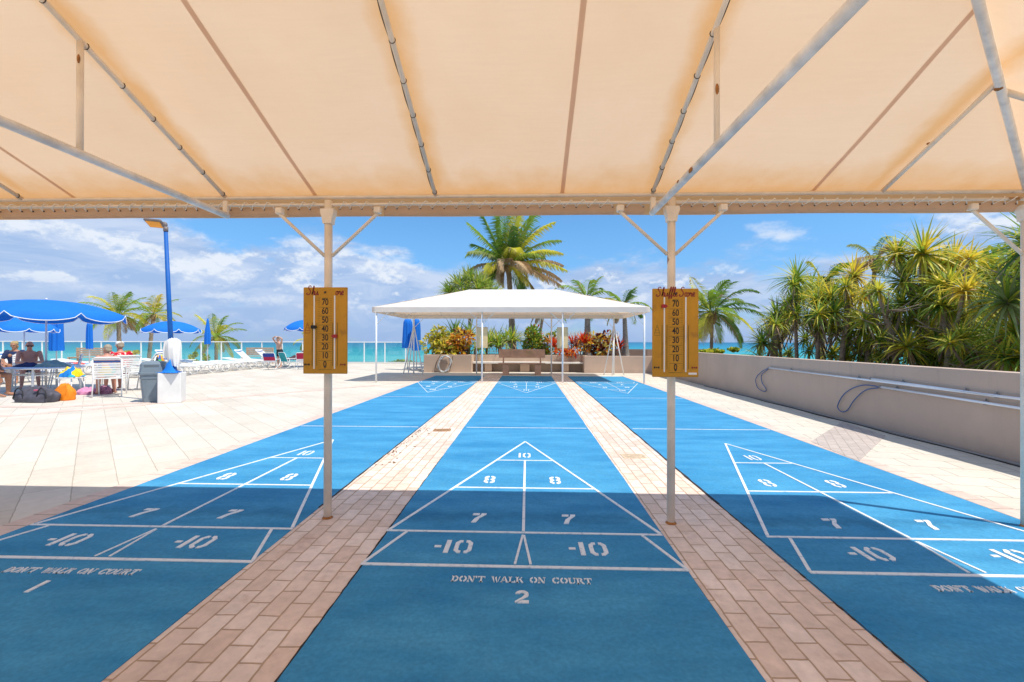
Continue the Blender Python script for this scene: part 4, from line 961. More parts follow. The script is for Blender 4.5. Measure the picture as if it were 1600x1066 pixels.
# ------------------------------------------------------------------ sun loungers, chairs, tables
M_tube = mat('white_powder_coat', (.82, .83, .82), .35, .04); M_strap = mat('white_vinyl_strap', (.83, .83, .80), .5, .05, 6); M_bstrap = mat('blue_vinyl_strap', (.02, .09, .32), .5)
def lounger_proto(back, label, blue=0):
    t = thing('sun_lounger', (0, 0, 0), 0, label, 'lounger', 'white strap loungers in rows along the railing')
    L0, Lb, w, h = 1.15, .70, .62, .36
    bx, bz = -cos(back)*Lb, sin(back)*Lb
    q = MB(); q.tube([(L0, -w/2, h), (0, -w/2, h), (0, w/2, h), (L0, w/2, h), (L0+.03, w/2-.03, h), (L0+.03, -w/2+.03, h)], .0155, 6, closed=True); q.build('frame', M_tube, t)
    q = MB(); q.tube([(0, -w/2+.02, h+.01), (bx, -w/2+.02, h+bz), (bx-.02, -w/2+.06, h+bz+.01), (bx-.02, w/2-.06, h+bz+.01), (bx, w/2-.02, h+bz), (0, w/2-.02, h+.01)], .0155, 6); bf = q.build('backrest_frame', M_tube, t)
    q = MB(); n = 17
    for i in range(n):
        x = .03+(L0-.04)*i/(n-1); q.add([(x-.027, -w/2-.005, h+.017), (x+.027, -w/2-.005, h+.017), (x+.027, 0, h-.012), (x-.027, 0, h-.012), (x+.027, w/2+.005, h+.017), (x-.027, w/2+.005, h+.017)], [(0, 1, 2, 3), (3, 2, 4, 5)], 1 if i in (8,)*blue else 0, True)
    q.build('seat_straps', [M_strap, M_bstrap], t)
    q = MB(); n = 10
    for i in range(n):
        f = .06+.9*i/(n-1); x, z = bx*f, h+bz*f; dx, dz = -cos(back)*.027, sin(back)*.027
        q.add([(x-dx, -w/2+.01, z-dz+.015), (x+dx, -w/2+.01, z+dz+.015), (x+dx, 0, z+dz-.008), (x-dx, 0, z-dz-.008), (x+dx, w/2-.01, z+dz+.015), (x-dx, w/2-.01, z-dz+.015)], [(0, 1, 2, 3), (3, 2, 4, 5)], 1 if i in (8,)*blue else 0, True)
    q.build('backrest_straps', [M_strap, M_bstrap], t)
    for s_ in (-1, 1):
        for x0 in (-.30, .80):
            q = MB(); pts = [(x0-.16, s_*w/2, h), (x0-.17, s_*w/2, h-.12)]
            for i in range(13):
                a = pi+pi*1.0*i/12; pts.append((x0+.0+.17*cos(a), s_*w/2, .175+.16*sin(a)))
            pts += [(x0+.17, s_*w/2, .22), (x0+.10, s_*w/2, .30), (x0+.02, s_*w/2, .30), (x0-.05, s_*w/2, .22)]
            q.tube(pts, .013, 6); q.build('leg', M_tube, t)
    return t
lp = [lounger_proto(.04, ''), lounger_proto(.75, '', 1), lounger_proto(.18, '')]
lspots = []
for i in range(8):                                     # nearest row, feet towards the courts
    y = 15.4+i*.93; lspots.append((-13.6+.05*sin(i*3), y, random.uniform(-.06, .06), 0 if i not in (3, 6) else 2, 'flat white lounger number %d from the lamp post in the front row'))
lspots += [(-13.4, 22.9, .02, 1, 'white lounger with raised back and blue strap beside the standing man'), (-14.3, 22.6, .05, 1, 'white lounger with raised back and blue strap left of its twin near the railing'),
           (-17.6, 21.6, -.1, 1, 'white lounger with raised back in front of the drooping palm')]
for i in range(4): lspots.append((-16.6, 14.9+i*1.6, .05, 2, 'white lounger in the second row behind the trash can, place %d'))
for i in range(5): lspots.append((-19.2-.1*i, 13.6+i*1.3, .0, (0, 2, 1)[i % 3], 'white lounger in the back row behind the white table, place %d'))
words = ['nearest', 'second nearest', 'third nearest', 'fourth nearest', 'fifth nearest', 'sixth nearest', 'seventh nearest', 'farthest']
labs = ['%s lounger of the front row of flat white loungers right of the lamp post' % w for w in words]+[
 'white lounger with raised back beside the standing man', 'white lounger with raised back left of its twin near the railing', 'white lounger with raised back in front of the drooping palm']
labs += ['%s lounger of the middle row of white loungers behind the trash can' % w for w in ('nearest', 'second nearest', 'third nearest', 'farthest')]
labs += ['%s lounger of the rear row of white loungers behind the white table' % w for w in ('nearest', 'second nearest', 'third nearest', 'fourth nearest', 'farthest')]
seen = set(); k = 0
for (x, y, rz, ty_, _), lb_ in zip(lspots, labs):
    if ty_ not in seen: seen.add(ty_); o = lp[ty_]; o.location = (x, y, 0); o.rotation_euler.z = rz; o['label'] = lb_
    else: copy_tree(lp[ty_], (x, y, 0), rz, lb_)
def chair(x, y, rz, label, strap=M_strap, bandm=M_bstrap, low=0, name='chair', frm=M_tube, grp=None, nback=8, band=(6,), w=.56):
    t = thing(name, (x, y, 0), rz, label, 'chair', grp); h = .42-low; d = .48; H = .86-low
    for s_ in (-1, 1):
        X = s_*w/2
        q = MB(); q.tube([(X, d/2+.06, 0), (X, d/2, h), (X, d/2-.03, h+.22), (X, d/2-.07, h+.245), (X, -d/2+.02, h+.20), (X, -d/2-.03, h+.14)], .0145, 7); q.build('arm_frame', frm, t)
        q = MB(); q.tube([(X*1.02, -d/2-.12, 0), (X*1.01, -d/2, h), (X, -d/2-.10, H)], .0145, 7); q.build('back_leg', frm, t)
        q = MB(); q.box((X, .0, h+.255), (.045, .30, .018), bev=.006); q.build('armrest', frm, t)
    q = MB(); q.tube([(-w/2, -d/2-.10, H), (-w/2+.05, -d/2-.11, H+.045), (w/2-.05, -d/2-.11, H+.045), (w/2, -d/2-.10, H)], .0145, 7); q.tube([(-w/2, d/2, h), (w/2, d/2, h)], .0145, 7); q.tube([(-w/2, -d/2, h), (w/2, -d/2, h)], .0145, 7); q.build('frame', frm, t)
    q = MB()
    for i in range(nback):
        f = (i+.6)/nback; z = h+.03+(H-h)*f; yy = -d/2-.10*f
        q.add([(-w/2-.012, yy, z-.022), (w/2+.012, yy, z-.022), (w/2+.012, yy-.006, z+.022), (-w/2-.012, yy-.006, z+.022)], [(0, 1, 2, 3)], 1 if i in band else 0)
        q.add([(-w/2-.012, yy+.02, z-.022), (w/2+.012, yy+.02, z-.022), (w/2+.012, yy+.014, z+.022), (-w/2-.012, yy+.014, z+.022)], [(0, 1, 2, 3)], 1 if i in band else 0)
    q.build('backrest', [strap, bandm], t)
    q = MB()
    for i in range(9):
        yy = -d/2+.03+(d-.05)*i/8; q.add([(-w/2-.01, yy-.022, h+.012), (w/2+.01, yy-.022, h+.012), (w/2+.01, yy+.022, h+.012), (-w/2-.01, yy+.022, h+.012)], [(0, 1, 2, 3)], 0)
    q.build('seat', [strap, bandm], t)
    return t
g1 = G(160, 622); C1 = (g1.x-.22, g1.y+.42, .60)
chair(C1[0], C1[1], C1[2], 'white strap chair with one blue band, its back to the camera, holding the woman', band=(6,), w=.50)
g2 = G(196, 612); C2 = (g2.x-.35, g2.y+.25, 1.15); chair(C2[0], C2[1], C2[2], 'white strap chair under the man in the red floral shirt', band=())
C3 = (at(46, 560, 12.0).x, 12.0, -2.2); chair(C3[0], C3[1], C3[2], 'white strap chair on the far side of the table under the man in sunglasses', band=())
g4 = G(6, 622); C4 = (g4.x-.70, g4.y+.15, -1.35); chair(C4[0], C4[1], C4[2], 'white chair at the left picture edge under the person in grey', band=())
chair(g2.x+.12, g2.y+.45, 1.9, 'empty white chair with a striped towel over it, left of the trash can', band=(5,))
TWC = (g2.x+.12, g2.y+.45, 1.9)
ta = thing('table', (tx, ty, 0), 0, 'round white table around the pole of the large blue umbrella', 'table')
q = MB(); q.lathe([(.03, .59), (.70, .59), (.73, .60), (.73, .62), (.70, .632), (.03, .632)], (0, 0, 0), 36); q.build('table_top', M_tube, ta)
for a in (.5, 2.1, 3.6, 5.2):
    q = MB(); x, y = .66*cos(a), .66*sin(a); q.tube([(x, y, 0), (x*.97, y*.97, .59)], .025, 8); q.build('leg', M_tube, ta)
q = MB(); q.tube([(.63*cos(a), .63*sin(a), .44) for a in (.5, 2.1, 3.6, 5.2)], .016, 6, closed=True); q.build('brace', M_tube, ta)

g5 = at(101, 600, 11.9); chair(g5.x, 11.9, 2.3, 'empty white strap chair right of the umbrella pole behind the white table', band=(5,), w=.5)
g6 = at(118, 600, 10.6)
# folding beach chairs near the standing man
M_us = []
def flagchair(x, y, rz, label, cols):
    t = thing('folding_chair', (x, y, 0), rz, label, 'folding chair', 'low folding beach chairs'); w, h, H = .52, .26, .72
    for s_ in (-1, 1):
        X = s_*w/2
        q = MB(); q.tube([(X, .26, 0), (X, -.20, h+.1), (X, -.34, H)], .012, 6); q.build('frame', M_tube, t)
        q = MB(); q.tube([(X, -.34, 0), (X, .22, h+.02), (X, .24, h+.2)], .012, 6); q.build('leg', M_tube, t)
        q = MB(); q.box((X, -.02, h+.22), (.045, .46, .02), bev=.005); q.build('armrest', M_tube, t)
    q = MB(); q.tube([(-w/2, -.34, H), (-w/2+.05, -.355, H+.05), (w/2-.05, -.355, H+.05), (w/2, -.34, H)], .012, 6); q.build('top_bar', M_tube, t)
    q = MB(); vs = []; k = len(cols)
    for i in range(k+1):
        f = i/k; vs += [(-w/2, -.20-.14*f, h+.08+(H-h-.05)*f), (w/2, -.20-.14*f, h+.08+(H-h-.05)*f)]
    q.v += vs
    for i in range(k): q.f.append((2*i, 2*i+1, 2*i+3, 2*i+2)); q.m.append(i); q.sm.append(False)
    q.build('backrest', cols, t)
    q = MB(); q.add([(-w/2, .24, h), (w/2, .24, h), (w/2, -.20, h+.03), (-w/2, -.20, h+.03)], [(0, 1, 2, 3)]); q.build('seat', cols[0], t); return t
M_wh = mat('white_nylon', (.75, .77, .80), .8); M_rd = mat('crimson_nylon', (.45, .02, .07), .8); M_bl = mat('navy_nylon', (.03, .06, .30), .8); M_te = mat('teal_nylon', (.02, .33, .36), .8)
f1 = G(425, 578); flagchair(f1.x, f1.y, .1, 'low folding chair with white, crimson and navy back beside the loungers', [M_wh, M_rd, M_rd, M_bl, M_bl])
f2 = G(440, 577); flagchair(f2.x+.1, f2.y+.4, -.5, 'low folding chair with teal back beside the standing man', [M_te, M_te, M_te])
f3 = G(471, 577); flagchair(f3.x+.1, f3.y, .3, 'low folding chair with crimson back beside the left scoreboard', [M_wh, M_rd, M_rd])
# wooden benches by the railing
M_wood = mat('pale_weathered_wood', (.52, .36, .24), .8, .2, 8)
def wbench(px, py, Y, w, label, rz=0):
    p = at(px, py, Y); t = thing('wooden_bench', (p.x, Y, 0), rz, label, 'bench', 'pale wooden benches by the railing')
    for i in range(4): q = MB(); q.box((0, .24, .55+i*.11), (w, .025, .085), bev=.004); q.build('back_slat', M_wood, t)
    for i in range(4): q = MB(); q.box((0, -.18+i*.12, .44), (w, .10, .025), bev=.004); q.build('seat_slat', M_wood, t)
    for s_ in (-1, 1):
        q = MB(); q.box((s_*(w/2-.06), .27, .46), (.07, .06, .92)); q.box((s_*(w/2-.06), -.2, .215), (.07, .06, .43)); q.box((s_*(w/2-.06), .02, .40), (.05, .42, .06)); q.build('end_frame', M_wood, t)
wbench(135, 550, 22.5, 1.6, 'pale wooden bench behind the narrow closed umbrella'); wbench(402, 550, 25, 1.6, 'pale wooden bench behind the raised loungers near the standing man')

# bags and towels
def sack(name, x, y, w, d, h, m, label, cat, seed, rz=0, extra=None):
    rnd = random.Random(seed); t = thing(name, (x, y, 0), rz, label, cat); q = MB(); n = 32; K = 12; vs = []; ph = [rnd.random()*6 for _ in range(6)]
    for i in range(K+1):
        u = i/K; z = h*u; sh = (1-max(0, u-.55)**1.5*1.9)*(.90+.1*sin(u*3))
        for j in range(n):
            a = 2*pi*j/n; ca, sa = cos(a), sin(a); e = .55
            x_ = math.copysign(abs(ca)**e, ca)*w/2; y_ = math.copysign(abs(sa)**e, sa)*d/2
            wr = 1+.05*sin(5*a+ph[0]+u*5)+.04*sin(9*a+ph[1]-u*8)+.03*sin(13*a+ph[2]+u*14)
            vs.append((x_*sh*wr, y_*(1-max(0, u-.4)**1.2*1.4)*wr, z+h*.10*sin(3*a+ph[3])*u+h*.04*sin(7*a+ph[4])*u))
    q.add(vs, [(i*n+j, i*n+(j+1) % n, (i+1)*n+(j+1) % n, (i+1)*n+j) for i in range(K) for j in range(n)]+[tuple(range(n))[::-1], tuple(K*n+j for j in range(n))], 0, True)
    q.build('body', m, t)
    if extra: extra(t, w, d, h)
    return t
def straps(t, w, d, h):
    for s_ in (-.3, .3):
        q = MB(); q.tube([(w*(s_-.12), -d/2*.95, h*.3), (w*(s_-.1), -d/2*.8, h*.85), (w*s_, -d/2*.9, h*1.05), (w*(s_+.1), -d/2*.85, h*.8), (w*(s_+.14), -d/2*.98, h*.3)], .012, 6); q.build('handle', mat('black_webbing', (.03, .03, .035), .8), t)
    q = MB(); q.box((w*.12, -d/2*.72, h*.86), (.07, .05, .03), bev=.01); q.build('red_patch', mat('rose_fabric', (.55, .10, .18), .8), t)
a_ = G(44, 630); sack('duffel_bag', a_.x, a_.y+.18, .82, .34, .30, mat('charcoal_nylon', (.085, .08, .10), .65, .35, 9, bump=.5, bscale=14), 'crumpled charcoal duffel bag on the tiles in front of the white table', 'bag', 3, extra=straps)
a_ = G(89, 627); sack('beach_bag', a_.x, a_.y+.16, .36, .24, .33, mat('orange_nylon', (.90, .25, .01), .7, .1, 9, bump=.4, bscale=14), 'bright orange beach bag beside the charcoal duffel bag', 'bag', 8)
a_ = G(120, 618); sack('bundle', a_.x, a_.y+.25, .34, .30, .16, mat('pink_towel', (.70, .28, .45), .9, .3, 12), 'pink towel bundle on the tiles under the strap chair', 'towel', 12)
a_ = G(150, 617); sack('bundle', a_.x, a_.y+.2, .36, .22, .18, mat('mauve_floral_bag', (.45, .20, .30), .9, .6, 22), 'mauve patterned bag under the strap chair', 'bag', 15)
def heap(x, y, z, w, d, h, m, label, seed, name='towel', cat='towel'):
    rnd = random.Random(seed); q = MB(); n = 22; vs = []; p_ = [rnd.random()*6 for _ in range(5)]
    for i in range(n+1):
        for j in range(n+1):
            u, v = i/n-.5, j/n-.5; f = max(0, 1-(2*u)**2)*max(0, 1-(2*v)**2); vs.append((u*w*(1+.06*sin(v*20+p_[0])), v*d*(1+.06*sin(u*22+p_[1])), h*f**.6*(1+.25*sin(u*13+p_[2])*cos(v*15+p_[3]))+.004))
    q.add(vs, [(i*(n+1)+j, (i+1)*(n+1)+j, (i+1)*(n+1)+j+1, i*(n+1)+j+1) for i in range(n) for j in range(n)], 0, True); o = q.build(name, m, None, (x, y, z)); return tag(o, label, cat)
heap(tx+.28, ty-.1, .632, .62, .4, .15, mat('sage_cloth', (.28, .36, .32), .9, .2, 9), 'sage green towel heaped on the white table', 3)
heap(tx-.28, ty-.15, .632, .5, .35, .10, mat('navy_cloth', (.05, .05, .11), .9, .3, 9), 'dark navy cloth lying on the white table', 5)
def pattern(name, cols, scale, rough=.9):
    m, N, L, b = nodes_of(name, rough, .2); tc = N('ShaderNodeTexCoord'); v = N('ShaderNodeTexVoronoi'); v.inputs['Scale'].default_value = scale; L(tc.outputs['Object'], v.inputs['Vector'])
    r = N('ShaderNodeValToRGB'); r.color_ramp.interpolation = 'CONSTANT'; e = r.color_ramp.elements; sp = N('ShaderNodeSeparateColor'); L(v.outputs['Color'], sp.inputs[0]); L(sp.outputs[0], r.inputs[0])
    e[0].position = 0; e[0].color = (*cols[0], 1); e[1].position = 1/len(cols); e[1].color = (*cols[1], 1)
    for i, c in enumerate(cols[2:]): q = e.new((i+2)/len(cols)); q.color = (*c, 1)
    L(r.outputs[0], b.inputs['Base Color']); return m
M_towel = pattern('multicolour_towel', [(.10, .55, .12), (.72, .72, .68), (.05, .12, .45), (.80, .35, .03), (.55, .75, .10)], 9)
M_swim = pattern('yellow_multicolour_swimsuit', [(.75, .55, .02), (.02, .45, .38), (.70, .15, .04), (.03, .12, .45)], 8)
M_floral = pattern('red_floral_shirt', [(.55, .015, .03), (.62, .02, .04), (.78, .62, .52), (.50, .01, .03)], 26)
heap(at(112, 585, 10.35).x, 10.35, .43, .40, .34, .22, pattern('yellow_blue_towel', [(.85, .58, .02), (.02, .22, .60), (.80, .55, .05), (.05, .45, .55)], 7), 'yellow and blue patterned towel bundled on the low white stool', 9)
t = thing('stool', (at(112, 585, 10.35).x, 10.35, 0), 0, 'low white stool under the yellow and blue towel', 'stool'); q = MB(); q.box((0, 0, .41), (.40, .36, .03), bev=.008); q.build('seat', M_tube, t)
for a in (.8, 2.4, 3.9, 5.5): q = MB(); q.tube([(.2*cos(a)*1.2, .2*sin(a)*1.2, 0), (.2*cos(a), .2*sin(a), .40)], .013, 6); q.build('leg', M_tube, t)
heap(-17.3, 16.5, .40, 1.1, .5, .08, pattern('striped_beach_towel', [(.75, .12, .10), (.80, .78, .70), (.03, .30, .55)], 5), 'red, white and blue towel spread on a lounger behind the trash can', 11)
heap(-19.6, 15.0, .40, 1.0, .5, .10, mat('turquoise_towel', (.05, .50, .52), .9, .15, 6), 'turquoise towel spread on a rear lounger behind the table', 13)
t = thing('towel', (TWC[0], TWC[1], 0), TWC[2], 'green, white and blue patterned towel hanging over the empty white chair', 'towel')
q = MB(); vs = []; prof = [(-.20, .45), (-.24, .60), (-.31, .82), (-.345, .915), (-.375, .915), (-.40, .80), (-.42, .55), (-.43, .28), (-.435, .12)]
for i, (yy, zz) in enumerate(prof):
    for j in range(9): u = j/8-.5; vs.append((u*.50+.01*sin(i), yy+.012*sin(j*1.7+i*.5), zz-(.05*abs(u) if i == 8 else 0)))
q.add(vs, [(i*9+j, i*9+j+1, (i+1)*9+j+1, (i+1)*9+j) for i in range(8) for j in range(8)], 0, True); q.build('cloth', M_towel, t)

# ------------------------------------------------------------------ people
SK = {'fair': mat('fair_skin', (.62, .36, .25), .5, .08, 6), 'tan': mat('tanned_skin', (.40, .19, .11), .5, .08, 6), 'brown': mat('brown_skin', (.20, .09, .055), .5, .08, 6), 'pink': mat('sunburnt_skin', (.55, .25, .17), .5, .08, 6)}
M_eye = mat('eye', (.05, .03, .02), .2); M_lip = mat('lips', (.42, .14, .11), .5)
def remesh(mb, name, m, parent, vox):
    o = mb.build(name+'_tmp', m); md = o.modifiers.new('r', 'REMESH'); md.mode = 'VOXEL'; md.voxel_size = vox; md.use_smooth_shade = True
    s2 = o.modifiers.new('s', 'SMOOTH'); s2.iterations = 2; s2.factor = .5
    bpy.context.view_layer.update(); me = bpy.data.meshes.new_from_object(o.evaluated_get(bpy.context.evaluated_depsgraph_get())); me.name = name
    old = o.data; bpy.data.objects.remove(o); bpy.data.meshes.remove(old)
    me.materials.clear(); me.materials.append(m); me.polygons.foreach_set('use_smooth', [True]*len(me.polygons))
    r = bpy.data.objects.new(name, me); COL.objects.link(r); r.parent = parent; return r
def limb(q, a, b_, ra, rb, ex=0):
    a, b_ = Vector(a), Vector(b_); d = (b_-a); L_ = d.length; d.normalize(); ra += ex; rb += ex; n = 6
    pts, rs = [], []
    for i in range(5): t_ = i/4*pi/2; pts.append(a-d*ra*cos(t_)); rs.append(max(.002, ra*sin(t_)))
    pts.append(a+d*L_*.35); rs.append(ra*.62+rb*.38+ra*.06)
    for i in range(5): t_ = i/4*pi/2; pts.append(b_+d*rb*sin(t_)); rs.append(max(.002, rb*cos(t_)))
    q.tube(pts, rs, 12)
def person(x, y, z, rz, J, label, skin, sc=1., fat=1., clothes=(), hair=None, hat=None, glasses=False, fem=False, look=None):
    """J: joints in metres, local frame, facing +Y. keys pel che nek hed, el/er wr/wl etc."""
    t = thing('person', (x, y, z), rz, label, 'person'); t.scale = (sc, sc, sc)
    V = {k: Vector(v) for k, v in J.items()}
    up = (V['nek']-V['pel']).normalized(); R = Vector(J.get('right', (1, 0, 0))); R = (R-up*R.dot(up)).normalized(); F = up.cross(R)
    sw = .165 if fem else .19
    V['sr'] = V['nek']+R*sw-up*.06; V['sl'] = V['nek']-R*sw-up*.06; V['hr'] = V['pel']+R*.09-up*.02; V['hl'] = V['pel']-R*.09-up*.02
    def torso(q, u0, u1, ex=0):
        st = [(-.10, .10, .07, 0), (-.05, .155, .11, 0), (.05, .165, .12, 0), (.22, .145*(.9+.1*fat), .10*fat, .01), (.35, .15*(.95+.05*fat), .105*fat, .012), (.55, .165, .11, .01), (.78, .165 if not fem else .15, .10, 0), (.93, .13, .075, 0), (1.0, .065, .055, 0)]
        H = (V['nek']-V['pel']); che = V.get('che'); vs = []; n = 20; kk = 0
        for (u, w, d, f) in st:
            if u < u0-.001 or u > u1+.001: continue
            if che is not None:
                c = V['pel']*(1-u)**2+(2*u*(1-u))*(2*che-.5*(V['pel']+V['nek']))+V['nek']*u*u if 0 <= u <= 1 else V['pel']+H*u
            else: c = V['pel']+H*u
            c = c+F*f*fat
            for j in range(n): a = 2*pi*j/n; vs.append(c+R*(w+ex)*cos(a)+F*(d+ex)*sin(a))
            kk += 1
        q.add(vs, [(i*n+j, i*n+(j+1) % n, (i+1)*n+(j+1) % n, (i+1)*n+j) for i in range(kk-1) for j in range(n)]+[tuple(range(n))[::-1], tuple((kk-1)*n+j for j in range(n))], 0, True)
    q = MB(); torso(q, -.2, 1.1)
    if fem:
        for s_ in (-1, 1): q.ell(V['pel'].lerp(V['nek'], .68)+R*s_*.07+F*.085, (.06, .055, .06), 12, 8)
    limb(q, V['nek']-up*.03, V['nek'].lerp(V['hed'], .45), .058, .05)
    hu = (V['hed']-V['nek']).normalized(); lf = Vector(look).normalized() if look else F; lf = (lf-hu*lf.dot(hu)*.6).normalized(); hr_ = lf.cross(hu).normalized(); hu2 = hr_.cross(lf).normalized()
    HM = Matrix((hr_, lf, hu2)).transposed(); hc_ = V['hed']
    def hp_(a, b_, c): return hc_+hr_*a+lf*b_+hu2*c
    q.ell(hp_(0, -.012, .025), (.074, .092, .088), 16, 10, M=HM); q.ell(hp_(0, .018, -.045), (.056, .066, .066), 14, 9, M=HM)
    q.ell(hp_(0, .088, -.022), (.012, .02, .018), 8, 6, M=HM); limb(q, hp_(0, .082, .015), hp_(0, .098, -.022), .009, .012)
    for s_ in (-1, 1): q.ell(hp_(s_*.077, -.008, -.012), (.010, .020, .030), 8, 6, M=HM)
    q.ell(hp_(0, .075, -.092), (.026, .022, .018), 8, 6, M=HM)
    q.ell(hp_(0, .078, .033), (.05, .016, .010), 10, 6, M=HM)
    for s_, S_, E_, W_ in ((1, 'sr', 'er', 'wr'), (-1, 'sl', 'el', 'wl')):
        limb(q, V[S_], V[E_], .052*(.9+.1*fat), .038); limb(q, V[E_], V[W_], .040, .026)
        q.ell(V[S_], (.058, .056, .056), 10, 8)
        f = (V[W_]-V[E_]).normalized(); hd_ = Vector(J.get('hand'+('r' if s_ > 0 else 'l'), tuple(f))).normalized()
        sd = R*s_ if abs(hd_.dot(R)) < .8 else F; sd = (sd-hd_*sd.dot(hd_)).normalized(); pn = hd_.cross(sd)
        PM = Matrix((sd, pn, hd_)).transposed(); pc = V[W_]+hd_*.045; q.ell(pc, (.040, .018, .050), 12, 8, M=PM)
        for i, (o_, ln_) in enumerate(((-.030, .060), (-.010, .074), (.011, .070), (.031, .055))):
            a = pc+sd*o_+hd_*.035; m1 = a+hd_*ln_*.55+pn*.006+sd*o_*.15; m2 = m1+hd_*ln_*.40+pn*.022; limb(q, a, m1, .0095, .0088); limb(q, m1, m2, .0088, .0078)
        a = V[W_]+hd_*.02-sd*.025; m1 = a-sd*.030+hd_*.026+pn*.008; limb(q, a, m1, .012, .0105); limb(q, m1, m1+hd_*.028-sd*.006+pn*.008, .0100, .0088)
    for H_, K_, A_, T_ in (('hr', 'kr', 'ar', 'tr'), ('hl', 'kl', 'al', 'tl')):
        limb(q, V[H_], V[K_], .086*(.85+.15*fat), .054); limb(q, V[K_], V[A_], .056, .036)
        q.ell(V[K_].lerp(V[A_], .25)-(V.get(T_, V[A_]+F)-V[A_]).normalized()*.015, (.052, .052, .09), 10, 8, M=(V[A_]-V[K_]).to_track_quat('Z', 'Y').to_matrix())
        ft = V[T_]; limb(q, V[A_]+Vector((0, 0, -.03)), ft, .036, .024); limb(q, V[A_]+Vector((0, 0, -.02)), V[A_]+(V[A_]-ft).normalized()*.04+Vector((0, 0, -.035)), .032, .028)
        sd = (ft-V[A_]).cross(Vector((0, 0, 1))); sd = sd.normalized() if sd.length > .01 else R
        for s_ in (-.6, .6): limb(q, V[A_].lerp(ft, .6)-Vector((0, 0, .01)), ft+sd*.026*s_, .026, .021)
    remesh(q, 'body', SK[skin], t, .0105)
    for s_ in (-1, 1):
        e = MB(); e.ell(hp_(s_*.030, .0805, .012), (.012, .006, .007), 8, 6, M=HM); e.build('eye', M_eye, t)
    e = MB(); e.ell(hp_(0, .083, -.058), (.024, .006, .007), 10, 6, M=HM); e.build('mouth', M_lip, t)
    if glasses:
        e = MB()
        for s_ in (-1, 1): e.ell(hp_(s_*.034, .096, .012), (.031, .006, .021), 12, 8, M=HM)
        e.tube([hp_(-.07, .0, .018), hp_(-.068, .08, .016), hp_(-.03, .10, .02), hp_(.03, .10, .02), hp_(.068, .08, .016), hp_(.07, .0, .018)], .004, 5); e.build('sunglasses', M_black, t)
    if hair:
        hm, ln_ = hair; e = MB(); e.ell(hp_(0, -.026, .042), (.083, .094, .088), 14, 10, M=HM); e.ell(hp_(0, -.06, -.01-ln_*.3), (.076, .052, .06+ln_*.5), 12, 8, M=HM)
        if ln_ > .05:
            rr = random.Random(int(x*100))
            for i in range(26): a = rr.uniform(2.4, 7.0); e.ell(hp_(.072*cos(a), -.03+.08*sin(a), rr.uniform(-.06, .10)), .024, 7, 5)
        remesh(e, 'hair', hm, t, .011)
    if hat == 'cap':
        e = MB(); e.ell(hp_(0, -.014, .058), (.090, .102, .072), 14, 8, M=HM); e.ell(hp_(0, .10, .045), (.070, .070, .010), 14, 6, M=HM); remesh(e, 'cap', M_cloth, t, .010)
    if hat == 'straw':
        e = MB(); e.ell(hp_(0, -.012, .06), (.092, .104, .08), 14, 8, M=HM); e.lathe([(.08, .0), (.2, -.025), (.2, -.015), (.08, .014)], hp_(0, -.01, .045), 20, M=HM); e.build('straw_hat', mat('straw', (.62, .48, .26), .9, .2, 20), t)
    for c in clothes:
        kind, m = c; e = MB()
        if kind in ('shorts', 'briefs'):
            torso(e, -.11, .25, .012); f = .55 if kind == 'shorts' else .12
            for H_, K_ in (('hr', 'kr'), ('hl', 'kl')): limb(e, V[H_], V[H_].lerp(V[K_], f), .094*(.85+.15*fat), .082, .006)
        if kind in ('shirt', 'tee'):
            torso(e, .0 if kind == 'tee' else -.06, .94, .016)
            for S_, E_ in (('sr', 'er'), ('sl', 'el')): limb(e, V[S_], V[S_].lerp(V[E_], .7), .060, .056, .006)
        if kind == 'suit':
            torso(e, -.11, .56, .009); 
            for s_ in (-1, 1):
                for ff in (-1, 1): limb(e, V['pel'].lerp(V['nek'], .5)+R*s_*.075+F*ff*.085, V['nek']+R*s_*.085-up*.05+F*ff*.03, .016, .014)
                e.ell(V['pel'].lerp(V['nek'], .68)+R*s_*.07+F*.085, (.067, .062, .066), 12, 8)
        remesh(e, {'shorts': 'shorts', 'briefs': 'swim_briefs', 'shirt': 'shirt', 'tee': 'shirt', 'suit': 'swimsuit'}[kind], m, t, .012)
    return t
def sit(lean=0, arms='lap', sp=.14, seat=.43, kn=.45, fl=.07, kx=.02):
    J = dict(pel=(0, -.05, seat+.10), nek=(0, -.05+lean, seat+.58), hed=(0, -.03+lean*1.25, seat+.72), kr=(sp, .40, seat+.06), kl=(-sp, .40, seat+.06), ar=(sp+kx, .42, fl+.02), al=(-sp-kx, .38, fl+.02), tr=(sp+kx+.03, .58, .03), tl=(-sp-kx-.03, .54, .03))
    if arms == 'table': J.update(er=(.24, .16+lean, seat+.27), el=(-.24, .16+lean, seat+.27), wr=(.10, .36+lean, seat+.27), wl=(-.10, .36+lean, seat+.27))
    else: J.update(er=(.25, .02+lean*.6, seat+.28), el=(-.25, .02+lean*.6, seat+.28), wr=(.14, .26, seat+.20), wl=(-.14, .26, seat+.20))
    return J
M_navy = mat('navy_shorts', (.02, .035, .10), .8); M_blk = mat('black_shorts', (.02, .022, .028), .8); M_gry = mat('mauve_grey_shirt', (.22, .17, .19), .9); M_royal = mat('royal_blue_shorts', (.01, .10, .42), .8)
M_blond = mat('blond_hair', (.42, .30, .14), .8, .3, 30); M_grey = mat('sandy_grey_hair', (.36, .29, .21), .8, .3, 30); M_dkh = mat('dark_hair', (.035, .022, .015), .7, .3, 30)
person(C3[0], C3[1], 0, -2.25, sit(.10, 'table'), 'shirtless tanned man in dark sunglasses seated behind the white table', 'pink', 1.0, 1.55, [('shorts', M_navy)], glasses=True, hair=None)
